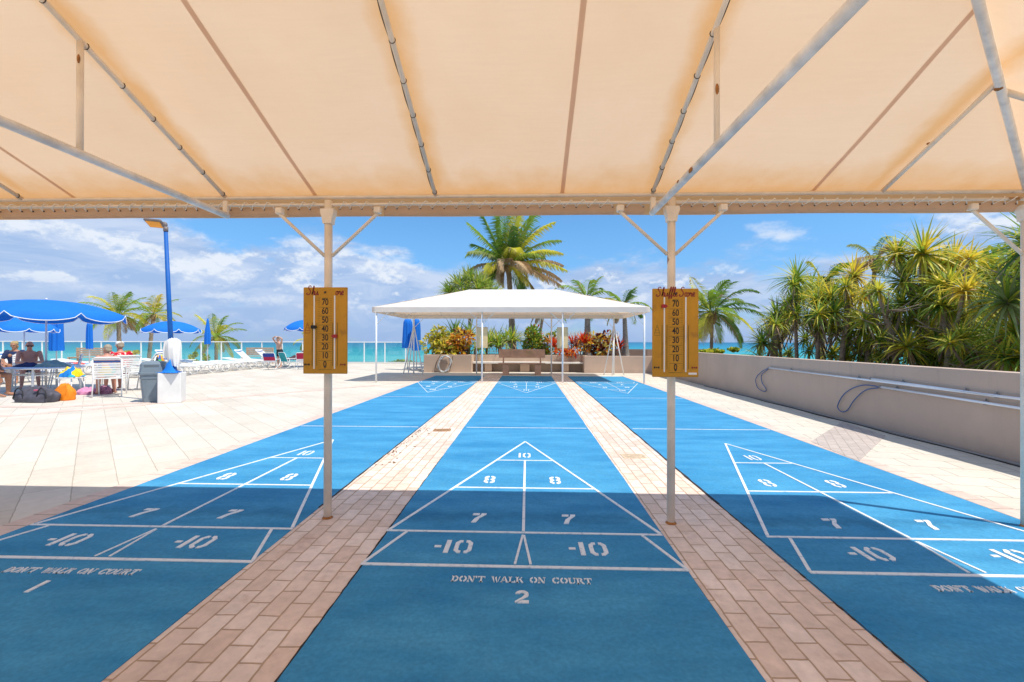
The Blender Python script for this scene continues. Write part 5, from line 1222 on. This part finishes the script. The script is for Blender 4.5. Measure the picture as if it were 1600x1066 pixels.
person(C1[0]-.12, C1[1]+.04, 0, C1[2]+.2, sit(.06, 'lap'), 'woman in a yellow multicoloured swimsuit seen from behind in the strap chair', 'pink', .94, 1.35, [('suit', M_swim)], hair=(M_grey, .02), fem=True, look=(-.5, .8, 0))
person(C2[0], C2[1], 0, C2[2], sit(.08, 'lap'), 'person in a white cap and red floral shirt seated at the table', 'pink', 1.0, 1.3, [('shirt', M_floral), ('shorts', M_floral)], hair=(M_grey, .0), hat='cap')
person(C4[0], C4[1], 0, C4[2], sit(.16, 'lap'), 'person in a mauve grey shirt and blue shorts cut off by the left picture edge', 'tan', 1.0, 1.4, [('tee', M_gry), ('shorts', M_royal)], hair=(M_dkh, 0))
a_ = at(24, 575, 13.0); person(a_.x, 13.0, .02, -2.6, sit(.10, 'lap'), 'blond curly haired woman in navy seated behind the man in sunglasses', 'tan', .98, 1.1, [('tee', M_navy)], hair=(M_blond, .12), fem=True)
lounger_extra = copy_tree(lp[2], (a_.x-.1, 13.1, 0), 1.4, 'white lounger under the blond woman behind the man in sunglasses')
RECL = dict(pel=(0, 0, .47), nek=(0, -.42, .70), hed=(0, -.52, .84), right=(1, 0, 0), kr=(.11, .42, .58), kl=(-.11, .42, .50), ar=(.12, .80, .42), al=(-.12, .84, .42), tr=(.13, .86, .50), tl=(-.13, .90, .50), er=(.26, -.12, .50), el=(-.26, -.12, .50), wr=(.20, .10, .50), wl=(-.2, .10, .50))
a_ = at(-4, 570, 13.6); person(a_.x, 13.6, -.05, -1.9, RECL, 'person in a straw hat lying back on a lounger at the left picture edge', 'tan', .98, 1.2, [('briefs', M_navy)], hat='straw')
copy_tree(lp[2], (a_.x+.30, 13.5, 0), -1.9+pi/2, 'white lounger under the person in the straw hat at the left picture edge')
a_ = at(243, 570, 15.9); RC2 = dict(RECL); RC2.update(nek=(0, -.36, .82), hed=(0, -.40, .97))
person(a_.x, 16.1, -.04, 1.25, RC2, 'tanned person with dark hair leaning back on a lounger behind the trash can', 'brown', 1.0, 1.1, [('briefs', M_blk)], hair=(M_dkh, .10), fem=True)
copy_tree(lp[1], (a_.x-.22, 16.15, 0), 1.25+pi/2, 'white lounger with raised back under the dark haired person behind the trash can')
g_ = G(437, 575)
ST = dict(pel=(0, 0, .86), nek=(0, .06, 1.33), hed=(0, .10, 1.47), kr=(.10, .03, .46), kl=(-.10, .02, .46), ar=(.11, 0, .09), al=(-.11, 0, .09), tr=(.13, .15, .03), tl=(-.13, .15, .03), er=(.36, .14, 1.52), el=(-.36, .14, 1.50), wr=(.15, .14, 1.62), wl=(-.15, .16, 1.60), handr=(-1, 0, -.2), handl=(1, 0, -.2))
person(g_.x, g_.y, 0, 2.7, ST, 'shirtless man in black shorts standing by the loungers with hands on his head', 'fair', .94, 1.15, [('shorts', M_blk)], hair=(M_grey, .0))
a_ = at(470, 572, 22.2); RC3 = dict(RECL); RC3.update(nek=(0, -.34, .80), hed=(0, -.40, .95))
person(a_.x, 22.2, -.04, 1.45, RC3, 'tanned dark haired person reclining on a lounger beside the left scoreboard', 'pink', 1.0, 1.0, [('briefs', M_blk)], hair=(M_dkh, .06))
copy_tree(lp[1], (a_.x-.22, 22.25, 0), 1.45+pi/2, 'white lounger with raised back under the person beside the left scoreboard')

# ------------------------------------------------------------------ plants
def leafmat(name, col, tr=.42, rough=.45, var=.25):
    return mat(name, col, rough, var, 3.5, spec=.4, transl=tr)
LG = leafmat('leaf_green', (.27, .41, .045)); LD = leafmat('leaf_dark_green', (.10, .21, .035)); LY = leafmat('leaf_yellow_green', (.66, .62, .06)); LY2 = leafmat('leaf_golden_yellow', (.88, .66, .06))
LB = leafmat('leaf_dead_tan', (.48, .33, .18), .15, .8); LP = leafmat('leaf_pale_green', (.34, .40, .14)); LR = leafmat('leaf_scarlet', (.72, .06, .015)); LO = leafmat('leaf_orange', (.80, .30, .03)); LM = leafmat('leaf_maroon', (.12, .02, .02)); LC = leafmat('leaf_cream', (.60, .52, .16)); LPK = leafmat('leaf_dusty_pink', (.40, .20, .17))
M_trunk = mat('palm_trunk_bark', (.34, .26, .19), .95, .35, 14, bump=.9, bscale=24); M_gtrunk = mat('grey_ringed_trunk', (.34, .30, .26), .9, .3, 12, bump=.8, bscale=20)
LEAVES = [LG, LD, LY, LY2, LB, LP, LR, LO, LM, LC, LPK]
def pickm(rnd, w):
    t_ = rnd.random()*sum(x[1] for x in w)
    for i, p in w:
        t_ -= p
        if t_ <= 0: return i
    return w[-1][0]
WIND = Vector((.55, .15, .0))
def frond(q, rnd, base, az, el, L_, droop, ll, mi, wind=.3, nl=30, hang=.5, wid=.035, mr=None):
    ns = 16; p = Vector(base); pts = [p.copy()]; e = el; d0 = Vector((cos(az)*cos(el), sin(az)*cos(el), sin(el)))
    hd_ = Vector((cos(az), sin(az), 0)); d = d0; dirs = [d]
    for i in range(ns):
        u = (i+1)/ns; d = (d+Vector((0, 0, -1))*droop/ns*(.6+u)+WIND*wind/ns*u*2).normalized(); p = p+d*L_/ns; pts.append(p.copy()); dirs.append(d)
    q.tube(pts, [.022*(1-.85*i/ns) for i in range(ns+1)], 5, mi=mi if mr is None else mr)
    for s_ in (-1, 1):
        for k in range(nl):
            u = .10+.90*(k+rnd.random()*.5)/nl; f = u*ns; i = min(int(f), ns-1); b_ = pts[i].lerp(pts[i+1], f-i); dd = dirs[i]
            sd = dd.cross(Vector((0, 0, 1))); sd = (sd.normalized() if sd.length > .05 else Vector((1, 0, 0)))*s_
            l = ll*(sin(pi*min(1, .12+u*.95))**.6)*rnd.uniform(.8, 1.1); 
            v = (sd*.75+dd*(.55+.5*u)+Vector((0, 0, .15-hang*.25))).normalized(); v2 = (v*1.0+Vector((0, 0, -hang*1.5))+WIND*wind*.8+Vector((rnd.gauss(0, .1), rnd.gauss(0, .1), 0))).normalized()
            wv = dd.cross(v); wv = dd*.8 if wv.length < .01 else (dd*.7+wv.normalized()*.5); w = wid*rnd.uniform(.8, 1.2); m1 = b_+v*l*.5; m2 = m1+v2*l*.5; wv = wv.normalized()*w/2
            mm = mi if rnd.random() > .12 else (4 if rnd.random() < .4 else mi)
            q.add([b_-wv*.7, b_+wv*.7, m1+wv, m1-wv, m2], [(0, 1, 2, 3), (3, 2, 4)], mm)
def palm(x, y, zb_, zc, label, seed, nf=22, L_=2.2, ll=.55, tr=.12, lean=(0, 0), wind=.3, dead=4, name='palm_tree', up_=.5, pal=((0, 5), (2, 3), (1, 2)), trm=None, flare=1.5, group=None, fill=None, nl=30, azr=(0, 2*pi), wid=.04, extra=()):
    rnd = random.Random(seed); t = thing(name, (x-lean[0], y-lean[1], zb_), 0, label, 'palm tree', group); H = zc-zb_
    q = MB(); pts = []; rs = []; n = 46
    for i in range(n+1):
        u = i/n; pts.append((lean[0]*u**1.6, lean[1]*u**1.6, H*u)); r = tr*(1+(flare-1)*math.exp(-u*H*1.3))*(1-.25*u); rs.append(r*(1.07 if i % 2 else .95))
    q.tube(pts, rs, 12); q.build('trunk', trm or M_trunk, t)
    q = MB(); C_ = Vector((lean[0], lean[1], H))
    for i in range(nf):
        f = i/(nf-1); az = azr[0]+(azr[1]-azr[0])*((i*.381966) % 1)+rnd.uniform(-.2, .2); el = 1.35-f*1.75+rnd.uniform(-.12, .12); 
        frond(q, rnd, C_+Vector((cos(az), sin(az), 0))*.08, az, el, L_*rnd.uniform(.85, 1.1)*(.8 if f < .15 else 1), 1.0+.5*f+rnd.uniform(-.3, .5), ll, pickm(rnd, pal), wind*rnd.uniform(.4, 1.6), nl, .45+.6*f, wid)
    for (az, el, L2, dr, mi_, hg) in extra:
        frond(q, rnd, C_+Vector((cos(az), sin(az), 0))*.08, az, el, L2, dr, ll, mi_, wind, nl, hg, wid)
    for i in range(dead):
        az = rnd.random()*6.28; frond(q, rnd, C_-Vector((0, 0, .05)), az, rnd.uniform(-.5, .1), L_*rnd.uniform(.7, 1.0), 1.3, ll*.8, 4, wind*1.5, nl, 1.1, wid)
    # leaf bases
    for i in range(14):
        a = i*2.4; z = -.05-.02*i; q.tube([C_+Vector((cos(a)*.05, sin(a)*.05, z-.2)), C_+Vector((cos(a)*.22, sin(a)*.22, z+.15))], [.05, .02], 5, mi=4)
    q.build('crown', LEAVES, t); return t
def rosette(q, rnd, c, R, n, pal, w=.05, lo=-.7, droop=.7, ax=None, wind=.1):
    c = Vector(c); ax = (ax or Vector((rnd.uniform(-.35, .35), rnd.uniform(-.5, .1), 1))).normalized(); B = ax.to_track_quat('Z', 'Y').to_matrix()
    for i in range(n):
        az = i*2.39996+rnd.uniform(-.2, .2); f = (i+.5)/n; el = 1.45-(1.45-lo)*f**.75+rnd.uniform(-.12, .12)
        d = B@Vector((cos(az)*cos(el), sin(az)*cos(el), sin(el))); L_ = R*rnd.uniform(.75, 1.12)*(.8+.2*sin(pi*f)); sd = d.cross(ax); sd = sd.normalized() if sd.length > .02 else Vector((1, 0, 0)); nrm = sd.cross(d)
        ww = w*rnd.uniform(.8, 1.2); p = c+d*.03; vs = []; dd = d.copy(); K = 5; dr = droop*rnd.uniform(.4, 1.5)*(.5+f)
        if rnd.random() < .12: dr += 1.6
        for k in range(K+1):
            u = k/K; wk = ww*(1-u)**.8*(.6+.4*min(1, u*4)) if k < K else .002; nn = sd.cross(dd)
            vs += [p-sd*wk/2+nn*wk*.22, p, p+sd*wk/2+nn*wk*.22]
            dd = (dd+Vector((0, 0, -1))*dr/K*(.4+u*1.2)+WIND*wind/K).normalized(); p = p+dd*L_/K
        mi = pickm(rnd, pal)
        if f > .86 and rnd.random() < .5: mi = 4
        q.add(vs, [(3*k+j, 3*k+j+1, 3*k+j+4, 3*k+j+3) for k in range(K) for j in (0, 1)], mi, True)
GRN = ((0, 5), (1, 1.5), (2, 3.5), (5, 1.5)); YG = ((2, 5), (0, 3), (3, 2), (5, 1)); YEL = ((3, 6), (2, 3), (4, .5)); DRK = ((1, 3), (0, 5), (2, 1.5), (5, 1)); PAL_ = ((5, 6), (0, 4), (2, 1))
def yat(px): 
    T = [(1170, 14.0), (1300, 12.0), (1440, 10.0), (1590, 8.0), (1700, 7.5)]
    for (a, ya), (c, yc) in zip(T, T[1:]):
        if px <= c: return ya+(yc-ya)*(px-a)/(c-a)
    return 7.5
def thicket(name, label, basepx, ros, seed, tw=.075, cat='screw pine', twigs=3, nleaf=84, w=.05, base_z=.32):
    rnd = random.Random(seed); tw *= .68; Yb = yat(basepx)+rnd.uniform(-.3, .5); b_ = at(basepx, 560, Yb); t = thing(name, (b_.x, Yb, base_z), 0, label, cat, 'screw pines beyond the parapet wall'); o = t.location
    cr = MB(); q = MB(); first = True; fork = Vector((rnd.uniform(-.1, .1), rnd.uniform(-.1, .1), 1.0))
    top_ = None
    for (px, py, R, pal, *dy) in sorted(ros, key=lambda r: r[1]):
        Y = Yb+(dy[0] if dy else rnd.uniform(-.5, .6)); c = at(px, py, Y)-o; Rm = R/704*Y*1.18
        rosette(cr, rnd, c, Rm, nleaf if R > 25 else int(nleaf*.7), pal, w*1.2*(.7+.3*R/40))
        if first:
            mid = Vector((c.x*.4+rnd.uniform(-.1, .1), c.y*.5, c.z*.5)); q.tube([Vector((0, 0, -.1)), mid, c.lerp(mid, .3), c], [tw*1.25, tw, tw*.9, tw*.7], 8); top_ = (mid, c); first = False
        else:
            a = top_[0].copy() if c.z > .5 else Vector((0, 0, .03)); m = a.lerp(c, .55)+Vector((0, 0, -.12)); q.tube([a, m, c], [tw*.7, tw*.55, tw*.5], 7)
    for i in range(twigs):
        a = top_[0].lerp(top_[1], rnd.uniform(-.3, .7)); d = Vector((rnd.uniform(-1, 1), rnd.uniform(-.5, .5), rnd.uniform(-.1, .5))).normalized(); q.tube([a, a+d*.35, a+d*.7+Vector((0, 0, .1))], [.022, .016, .008], 5)
    for i in range(8):
        px, py, R, pal = ros[rnd.randrange(len(ros))][:4]; px += rnd.uniform(-34, 34); py = min(560, py+rnd.uniform(-4, 52)); Y = Yb+rnd.uniform(-.3, 1.4)
        c = at(px, py, Y)-o; rosette(cr, rnd, c, rnd.uniform(24, 38)/704*Y, 44, pal if rnd.random() < .5 else YG, w*1.05); m = Vector((c.x*.6, c.y*.6, c.z*.55)); q.tube([top_[0].lerp(top_[1], .15), m, c], [tw*.5, tw*.4, tw*.35], 5)
    q.build('trunk', M_trunk, t); cr.build('crown', LEAVES, t); return t
thicket('screw_pine', 'leftmost tall screw pine beyond the wall, slender trunk and tall green head', 1246, [(1245, 436, 40, GRN, 0), (1243, 492, 28, YG), (1236, 470, 24, GRN)], 1, .065)
thicket('screw_pine', 'low bushy screw pine at the left end of the thicket beyond the wall', 1205, [(1215, 497, 36, GRN), (1191, 536, 28, DRK), (1228, 478, 24, DRK), (1207, 520, 24, GRN)], 2, .13, twigs=6)
thicket('screw_pine', 'screw pine with a bright golden yellow topmost head beyond the wall', 1312, [(1334, 432, 40, YEL, .1), (1298, 466, 36, YG), (1348, 466, 30, YEL), (1303, 490, 36, GRN), (1322, 448, 24, YG)], 3, .085, twigs=7)
thicket('screw_pine', 'small screw pine with a straight trunk between the slender and the golden ones', 1277, [(1278, 470, 28, YG), (1262, 500, 22, GRN), (1285, 505, 24, DRK)], 4, .07, twigs=6)
for i, (px, py, R, pal) in enumerate(((1264, 548, 20, GRN), (1300, 556, 20, GRN), (1232, 552, 14, GRN), (1322, 552, 24, DRK))):
    rnd = random.Random(50+i); Y = yat(px)+.4; c = at(px, py, Y); t = thing('screw_pine_sprout', (c.x, Y, .32), 0, '%s low green rosette just above the wall top among the trunks' % ('second from left', 'third from left', 'leftmost', 'rightmost')[i], 'screw pine', 'low rosettes above the wall')
    q = MB(); rosette(q, rnd, c-t.location, R/704*Y*1.2, 44, pal, .045); q.build('leaves', LEAVES, t); q = MB(); q.tube([(0, 0, -.1), c-t.location], .04, 6); q.build('stem', M_trunk, t)
thicket('screw_pine', 'screw pine with dark green heads low against the wall, right of the golden one', 1352, [(1350, 515, 40, DRK), (1367, 484, 28, GRN), (1343, 548, 36, GRN), (1374, 530, 36, YG), (1385, 556, 28, DRK), (1362, 500, 26, YG)], 5, .07)
thicket('screw_pine', 'tallest screw pine with a large green and yellow head beyond the wall', 1442, [(1442, 398, 56, ((0, 4), (2, 4), (3, 3)), 0), (1402, 398, 38, YG, .3), (1490, 408, 42, YEL, .4), (1412, 440, 40, GRN, .2), (1462, 424, 40, YG, .2), (1444, 470, 36, GRN, -.2)], 6, .12, twigs=8, nleaf=110)
thicket('screw_pine', 'leaning screw pine with mixed heads left of the tallest one', 1408, [(1410, 474, 34, GRN), (1372, 455, 24, YG), (1420, 505, 32, YG), (1398, 500, 28, GRN), (1384, 478, 22, DRK)], 7, .08, twigs=10)
thicket('screw_pine', 'wide yellow green screw pine right of the tallest one', 1478, [(1483, 447, 44, YG), (1500, 490, 38, YG), (1470, 478, 34, GRN), (1520, 520, 36, GRN), (1508, 455, 36, YEL), (1532, 478, 34, YG)], 8, .09, twigs=8)
thicket('screw_pine', 'low spreading screw pine against the wall below the tallest one', 1440, [(1417, 543, 40, YG), (1454, 523, 42, YG), (1476, 546, 38, GRN), (1440, 562, 34, DRK), (1500, 556, 36, GRN)], 9, .08)
thicket('screw_pine', 'dark green low screw pine near the right end of the wall', 1540, [(1543, 552, 50, DRK), (1520, 562, 36, DRK), (1562, 530, 40, DRK), (1500, 530, 34, YG)], 10, .08, w=.045)
thicket('screw_pine', 'nearest pale green screw pine at the right picture edge with long drooping leaves', 1592, [(1575, 474, 62, PAL_), (1588, 520, 66, YG), (1598, 560, 60, YG), (1608, 440, 60, PAL_), (1570, 560, 44, GRN)], 11, .11, nleaf=90, w=.045)
thicket('screw_pine', 'dark leaved screw pine leaning in from beyond the right picture edge', 1660, [(1622, 380, 74, DRK), (1640, 420, 60, DRK)], 12, .10)
# leafy sea grape shrubs
def shrub(name, x, y, z, rx, ry, rz_, n, ll, pal, label, cat, seed, shape='round', aspect=.45, stem=True, up_=.2, zb_=None):
    rnd = random.Random(seed); t = thing(name, (x, y, zb_ if zb_ is not None else z-rz_), 0, label, cat); o = t.location; q = MB(); c = Vector((x, y, z))-o
    # clumps give the crown an uneven outline
    cl = [(c+Vector((rnd.gauss(0, .45)*rx, rnd.gauss(0, .45)*ry, rnd.uniform(-.75, .65)*rz_)), rnd.uniform(.28, .5)) for _ in range(max(5, n//90))]
    for i in range(n):
        cc, s_ = rnd.choice(cl); v = Vector((rnd.gauss(0, 1), rnd.gauss(0, 1), rnd.gauss(0, 1))).normalized(); p = cc+Vector((v.x*rx, v.y*ry, v.z*rz_))*s_*rnd.uniform(.7, 1.05)
        d = (v+Vector((rnd.gauss(0, .4), rnd.gauss(0, .4), up_+rnd.gauss(0, .3)))).normalized(); sd = d.cross(Vector((rnd.gauss(0, 1), rnd.gauss(0, 1), rnd.gauss(0, 1)))).normalized(); l = ll*rnd.uniform(.6, 1.2); w = l*aspect; nn = sd.cross(d)*l*.12
        mi = pickm(rnd, pal)
        if shape == 'round': q.add([p-d*l*.5, p-d*l*.25+sd*w*.42-nn, p+d*l*.15+sd*w*.5-nn, p+d*l*.5, p+d*l*.15-sd*w*.5-nn, p-d*l*.25-sd*w*.42-nn], [(0, 1, 2, 3), (0, 3, 4, 5)], mi)
        else:
            p2 = p+d*l*.55; p3 = p2+(d+Vector((0, 0, -.7))).normalized()*l*.5; q.add([p-sd*w*.2, p+sd*w*.2, p2+sd*w*.5, p2-sd*w*.5, p3], [(0, 1, 2, 3), (3, 2, 4)], mi)
    q.build('foliage', LEAVES, t)
    q = MB()
    for i in range(5): a = i*1.3; q.tube([(cos(a)*.05, sin(a)*.05, -.05), (cos(a)*rx*.3, sin(a)*ry*.3, rz_*.6), (cos(a)*rx*.5, sin(a)*ry*.5, rz_*1.2)], [.02, .014, .006], 5)
    q.build('stems', M_trunk, t); return t
c = at(1560, 450, 11.5); shrub('sea_grape', c.x, 11.5, c.z-.2, 1.3, .7, 1.15, 2600, .14, ((0, 5), (2, 5), (5, 1), (3, .6)), 'tall leafy sea grape bush behind the right end of the screw pines', 'bush', 21, aspect=.85)
c = at(1505, 500, 12.5); shrub('sea_grape', c.x, 12.5, c.z-.3, 1.2, .6, 1.3, 2200, .14, ((1, 4), (0, 4), (2, 2)), 'dark leafy bush filling the gap behind the wide yellow green screw pine', 'bush', 22, aspect=.8)
c = at(1118, 549, 14.8); shrub('sea_grape', c.x, 15.0, c.z-.02, .62, .3, .16, 190, .15, ((2, 5), (0, 4), (9, 1)), 'low round leaved sea grape just above the wall by the leaning coconut palm', 'bush', 23, aspect=.95, zb_=.32)
c = at(313, 562, 28.5); shrub('bush', c.x, 28.5, c.z, .5, .4, .5, 260, .22, ((2, 5), (0, 3)), 'yellow green shrub seen through the glass railing below the slender umbrella', 'bush', 24, zb_=-3)
c = at(203, 553, 28.5); shrub('bush', c.x, 28.5, c.z, .6, .4, .25, 200, .22, ((2, 5), (3, 3)), 'yellow green shrub seen through the glass left of the lamp post', 'bush', 25, zb_=-3)
c = at(622, 566, 28); shrub('bush', c.x, 28, c.z-.1, 1.0, .4, .28, 300, .16, ((0, 5), (2, 2)), 'low green shrub beyond the railing left of the white canopy', 'bush', 26, zb_=-3)
# planter plants
def pp(px, py, Y): return at(px, py, Y)
c = pp(683, 533, 19.6); shrub('croton', c.x, 19.6, c.z, .72, .42, .62, 1100, .24, ((9, 4), (2, 4), (3, 2), (0, 1)), 'pale yellow croton shrub at the left end of the planter', 'shrub', 31, 'long', .35, zb_=.66)
c = pp(713, 536, 19.5); shrub('croton', c.x, 19.5, c.z, .62, .40, .55, 1000, .22, ((7, 5), (8, 2), (3, 3), (4, 1)), 'orange and maroon croton shrub above the coiled hose', 'shrub', 32, 'long', .35, zb_=.66)
def lily(px, py, Y, R, pal, label, seed, n=60, w=.09, k=3):
    rnd = random.Random(seed); c = pp(px, py, Y); t = thing('spider_lily', (c.x, Y, .66), 0, label, 'plant'); q = MB()
    for i in range(k): rosette(q, rnd, c-t.location+Vector((rnd.uniform(-.5, .5)*(k > 1)*R, rnd.uniform(-.2, .2), -.15*R+rnd.uniform(-.1, .1))), R, n//k, pal, w, .1, 1.1, ax=Vector((0, 0, 1)))
    q.build('leaves', LEAVES, t); q = MB(); q.tube([(0, 0, -.05), (0, 0, c.z-.66)], .05, 7); q.build('stem', M_trunk, t)
lily(722, 522, 20.4, 1.2, DRK, 'tall dark green strap leaved plant behind the orange croton', 41, 90, .12, 4)
lily(742, 540, 19.8, .85, GRN, 'arching green strap leaved plant at the recess corner of the planter', 42, 50, .08, 2)
lily(782, 534, 20.2, 1.05, ((5, 4), (0, 5), (2, 2)), 'pale green arching lily directly behind the bench', 43, 80, .10, 3)
lily(803, 530, 20.9, 1.05, GRN, 'bright green leafy plant left of the flowering bush behind the bench', 44, 80, .12, 3)
lily(760, 528, 21.2, 1.1, DRK, 'dark green plant behind the left distant scoreboard', 45, 70, .11, 3)
c = pp(845, 533, 20.6); shrub('flowering_bush', c.x, 20.6, c.z, .82, .5, .78, 2000, .13, ((0, 6), (2, 3), (6, .7), (1, 3)), 'rounded green bush with red flowers right behind the bench', 'shrub', 33, aspect=.6, zb_=.66)
def ti(px, py, Y, R, label, seed, n=50, pal=((6, 6), (7, 3), (8, 1))):
    rnd = random.Random(seed); c = pp(px, py, Y); t = thing('ti_plant', (c.x, Y, .66), 0, label, 'plant', 'red leaved plants in the planter'); q = MB()
    for i in range(3): rosette(q, rnd, c-t.location+Vector((rnd.uniform(-.25, .25), 0, rnd.uniform(-.2, .15))), R, n//3, pal, .10, .2, .5, ax=Vector((0, 0, 1)))
    q.build('leaves', LEAVES, t); q = MB(); q.tube([(0, 0, -.05), (0, 0, c.z-.7)], .03, 6); q.build('stem', M_trunk, t)
ti(867, 537, 19.9, .62, 'scarlet leaved plant left of the right distant scoreboard', 51)
ti(893, 537, 20.4, .75, 'scarlet and pink leaved plant between the distant scoreboard and the grey palm trunk', 52, 60, ((6, 4), (10, 4), (7, 1)))
ti(907, 538, 19.6, .62, 'bright red leaved plant right beside the grey palm trunk', 53, 54)
ti(962, 541, 19.7, .55, 'red leaved plant beside the right corner post of the white canopy', 54)
c = pp(890, 551, 19.3); shrub('ground_plant', c.x, 19.3, c.z, .6, .2, .16, 260, .16, ((7, 5), (6, 4)), 'low orange red foliage along the front of the right planter', 'shrub', 34, 'long', .4, zb_=.66)
c = pp(938, 538, 19.8); shrub('croton', c.x, 19.8, c.z, .66, .4, .58, 1100, .2, ((7, 2), (8, 4), (9, 3), (3, 2), (6, 1)), 'maroon and yellow speckled croton right of the grey palm trunk', 'shrub', 35, 'long', .4, zb_=.66)
# palms
P_ = lambda px, py, Y: at(px, py, Y)
c = P_(794, 415, 24); palm(c.x, 24, .6, c.z, 'large coconut palm towering over the middle of the white canopy', 60, 14, 2.6, .95, .17, (-.25, 0), .3, 3, 'coconut_palm', pal=((0, 5), (2, 3), (1, 3)), nl=50, wid=.06, extra=[
 (2.95, 1.12, 3.6, .25, 1, .5), (3.3, .88, 3.3, .35, 0, .5), (2.7, .72, 2.9, .5, 1, .6), (3.5, .55, 2.4, .7, 5, .7), (2.2, 1.25, 3.6, .3, 0, .5), (4.4, 1.3, 3.6, .5, 0, .6), (1.4, 1.4, 3.8, .3, 0, .5), (5.0, 1.2, 3.4, .7, 2, .7),
 (5.6, 1.15, 3.7, .7, 0, .6), (.3, 1.22, 3.9, .55, 0, .5), (.8, 1.05, 3.7, .6, 1, .5), (6.1, 1.0, 3.6, .7, 2, .6), (.15, .80, 3.5, .8, 0, .6), (.5, .62, 3.4, .7, 0, .7), (5.9, .55, 3.3, .9, 2, .7), (4.9, .8, 2.6, 1.6, 2, 1.0), (4.6, .5, 2.4, 1.9, 4, 1.1),
 (.1, .34, 3.2, .7, 4, .9), (5.9, .22, 3.5, .8, 2, 1.0), (.3, .12, 3.4, .8, 4, 1.1), (5.6, .0, 3.0, 1.0, 4, 1.2), (.0, -.1, 3.4, .7, 4, 1.2), (5.2, .3, 2.6, 1.4, 4, 1.2), (3.1, .28, 2.7, 1.1, 4, 1.0), (3.5, .1, 2.2, 1.4, 4, 1.1), (2.8, -.1, 1.9, 1.0, 4, 1.2)])
c = P_(735, 462, 21.5); t = thing('screw_pine', (c.x, 21.5, .66), 0, 'dense dome headed screw pine rising behind the left half of the white canopy', 'screw pine'); q = MB(); rnd = random.Random(61)
for i in range(16):
    a = i*2.4; r = sqrt(i/16)*1.25; rosette(q, rnd, Vector((cos(a)*r, sin(a)*r*.7, c.z-.66+.95*(1-(r/1.25)**2)-.15)), .85, 60, ((5, 4), (0, 5), (2, 2)), .07, -.2, .5, ax=Vector((cos(a)*r*.6, sin(a)*r*.5, 1)), wind=0)
q.build('crown', LEAVES, t); q = MB(); q.tube([(-.1, 0, -.05), (-.05, 0, .8), (0, 0, c.z-.8)], [.10, .08, .07], 8)
for i in range(6): a = i*1.05; q.tube([(0, 0, c.z-1.2), (cos(a)*.7, sin(a)*.5, c.z-.6)], [.05, .03], 6)
q.build('trunk', M_trunk, t)
c = P_(918, 466, 21); palm(c.x, 21, .6, c.z, 'short palm with a thick grey ringed trunk behind the right of the white canopy', 62, 13, 1.5, .6, .135, (0, 0), .25, 3, 'palm_tree', trm=M_gtrunk, flare=1.9, nl=26)
c = P_(975, 478, 20.5); palm(c.x, 20.5, .6, c.z, 'small leaning palm with a pale trunk at the right corner of the white canopy', 63, 11, 1.25, .5, .11, (-.08, 0), .2, 1, 'palm_tree', trm=M_gtrunk, flare=1.6, nl=24)
c = P_(852, 478, 23); palm(c.x, 23, .6, c.z, 'thin dark trunked palm with drooping dead fronds behind the right middle post', 64, 7, 1.5, .5, .075, (.35, 0), .2, 5, 'palm_tree', nl=26)
c = P_(1113, 488, 19.5); palm(c.x, 19.5, -4, c.z, 'windswept coconut palm beyond the wall beside the right scoreboard', 65, 26, 2.2, .7, .085, (.1, 0), .85, 6, 'coconut_palm', pal=((0, 5), (1, 3), (2, 2)), nl=34)
c = P_(185, 492, 32); palm(c.x, 32, -6.3, c.z, 'coconut palm beyond the railing behind the narrow closed umbrella', 66, 24, 2.6, .75, .17, (-.2, 0), .3, 6, 'coconut_palm', pal=((0, 4), (2, 4)), nl=30)
c = P_(240, 492, 34); palm(c.x, 34, -6.3, c.z, 'coconut palm beyond the railing directly behind the lamp post', 67, 18, 2.1, .7, .16, (.7, 0), .3, 4, 'coconut_palm', pal=((0, 3), (2, 4), (3, 1)), nl=28)
c = P_(338, 526, 33); palm(c.x, 33, -6.3, c.z, 'drooping coconut palm beyond the railing behind the slender closed umbrella', 68, 20, 2.3, .7, .15, (0, 0), .5, 5, 'coconut_palm', pal=((0, 4), (2, 4)), nl=28)
c = P_(484, 530, 32); palm(c.x, 32, -6.3, c.z, 'distant palm almost hidden behind the left scoreboard', 69, 8, 1.2, .5, .15, (0, 0), .3, 1, 'coconut_palm', nl=20)
c = P_(1368, 395, 16); palm(c.x, 16, .3, c.z-.2, 'pale greyish coconut palm behind the screw pines, left of the tallest one', 70, 8, 1.2, .5, .08, (.2, 0), .2, 4, 'coconut_palm', pal=((5, 4), (4, 2), (0, 2)), nl=28)
c = P_(1290, 425, 15); palm(c.x, 15, .3, c.z-.3, 'green coconut palm behind the slender and golden screw pines', 71, 10, 1.15, .45, .07, (.1, 0), .5, 3, 'coconut_palm', nl=28)
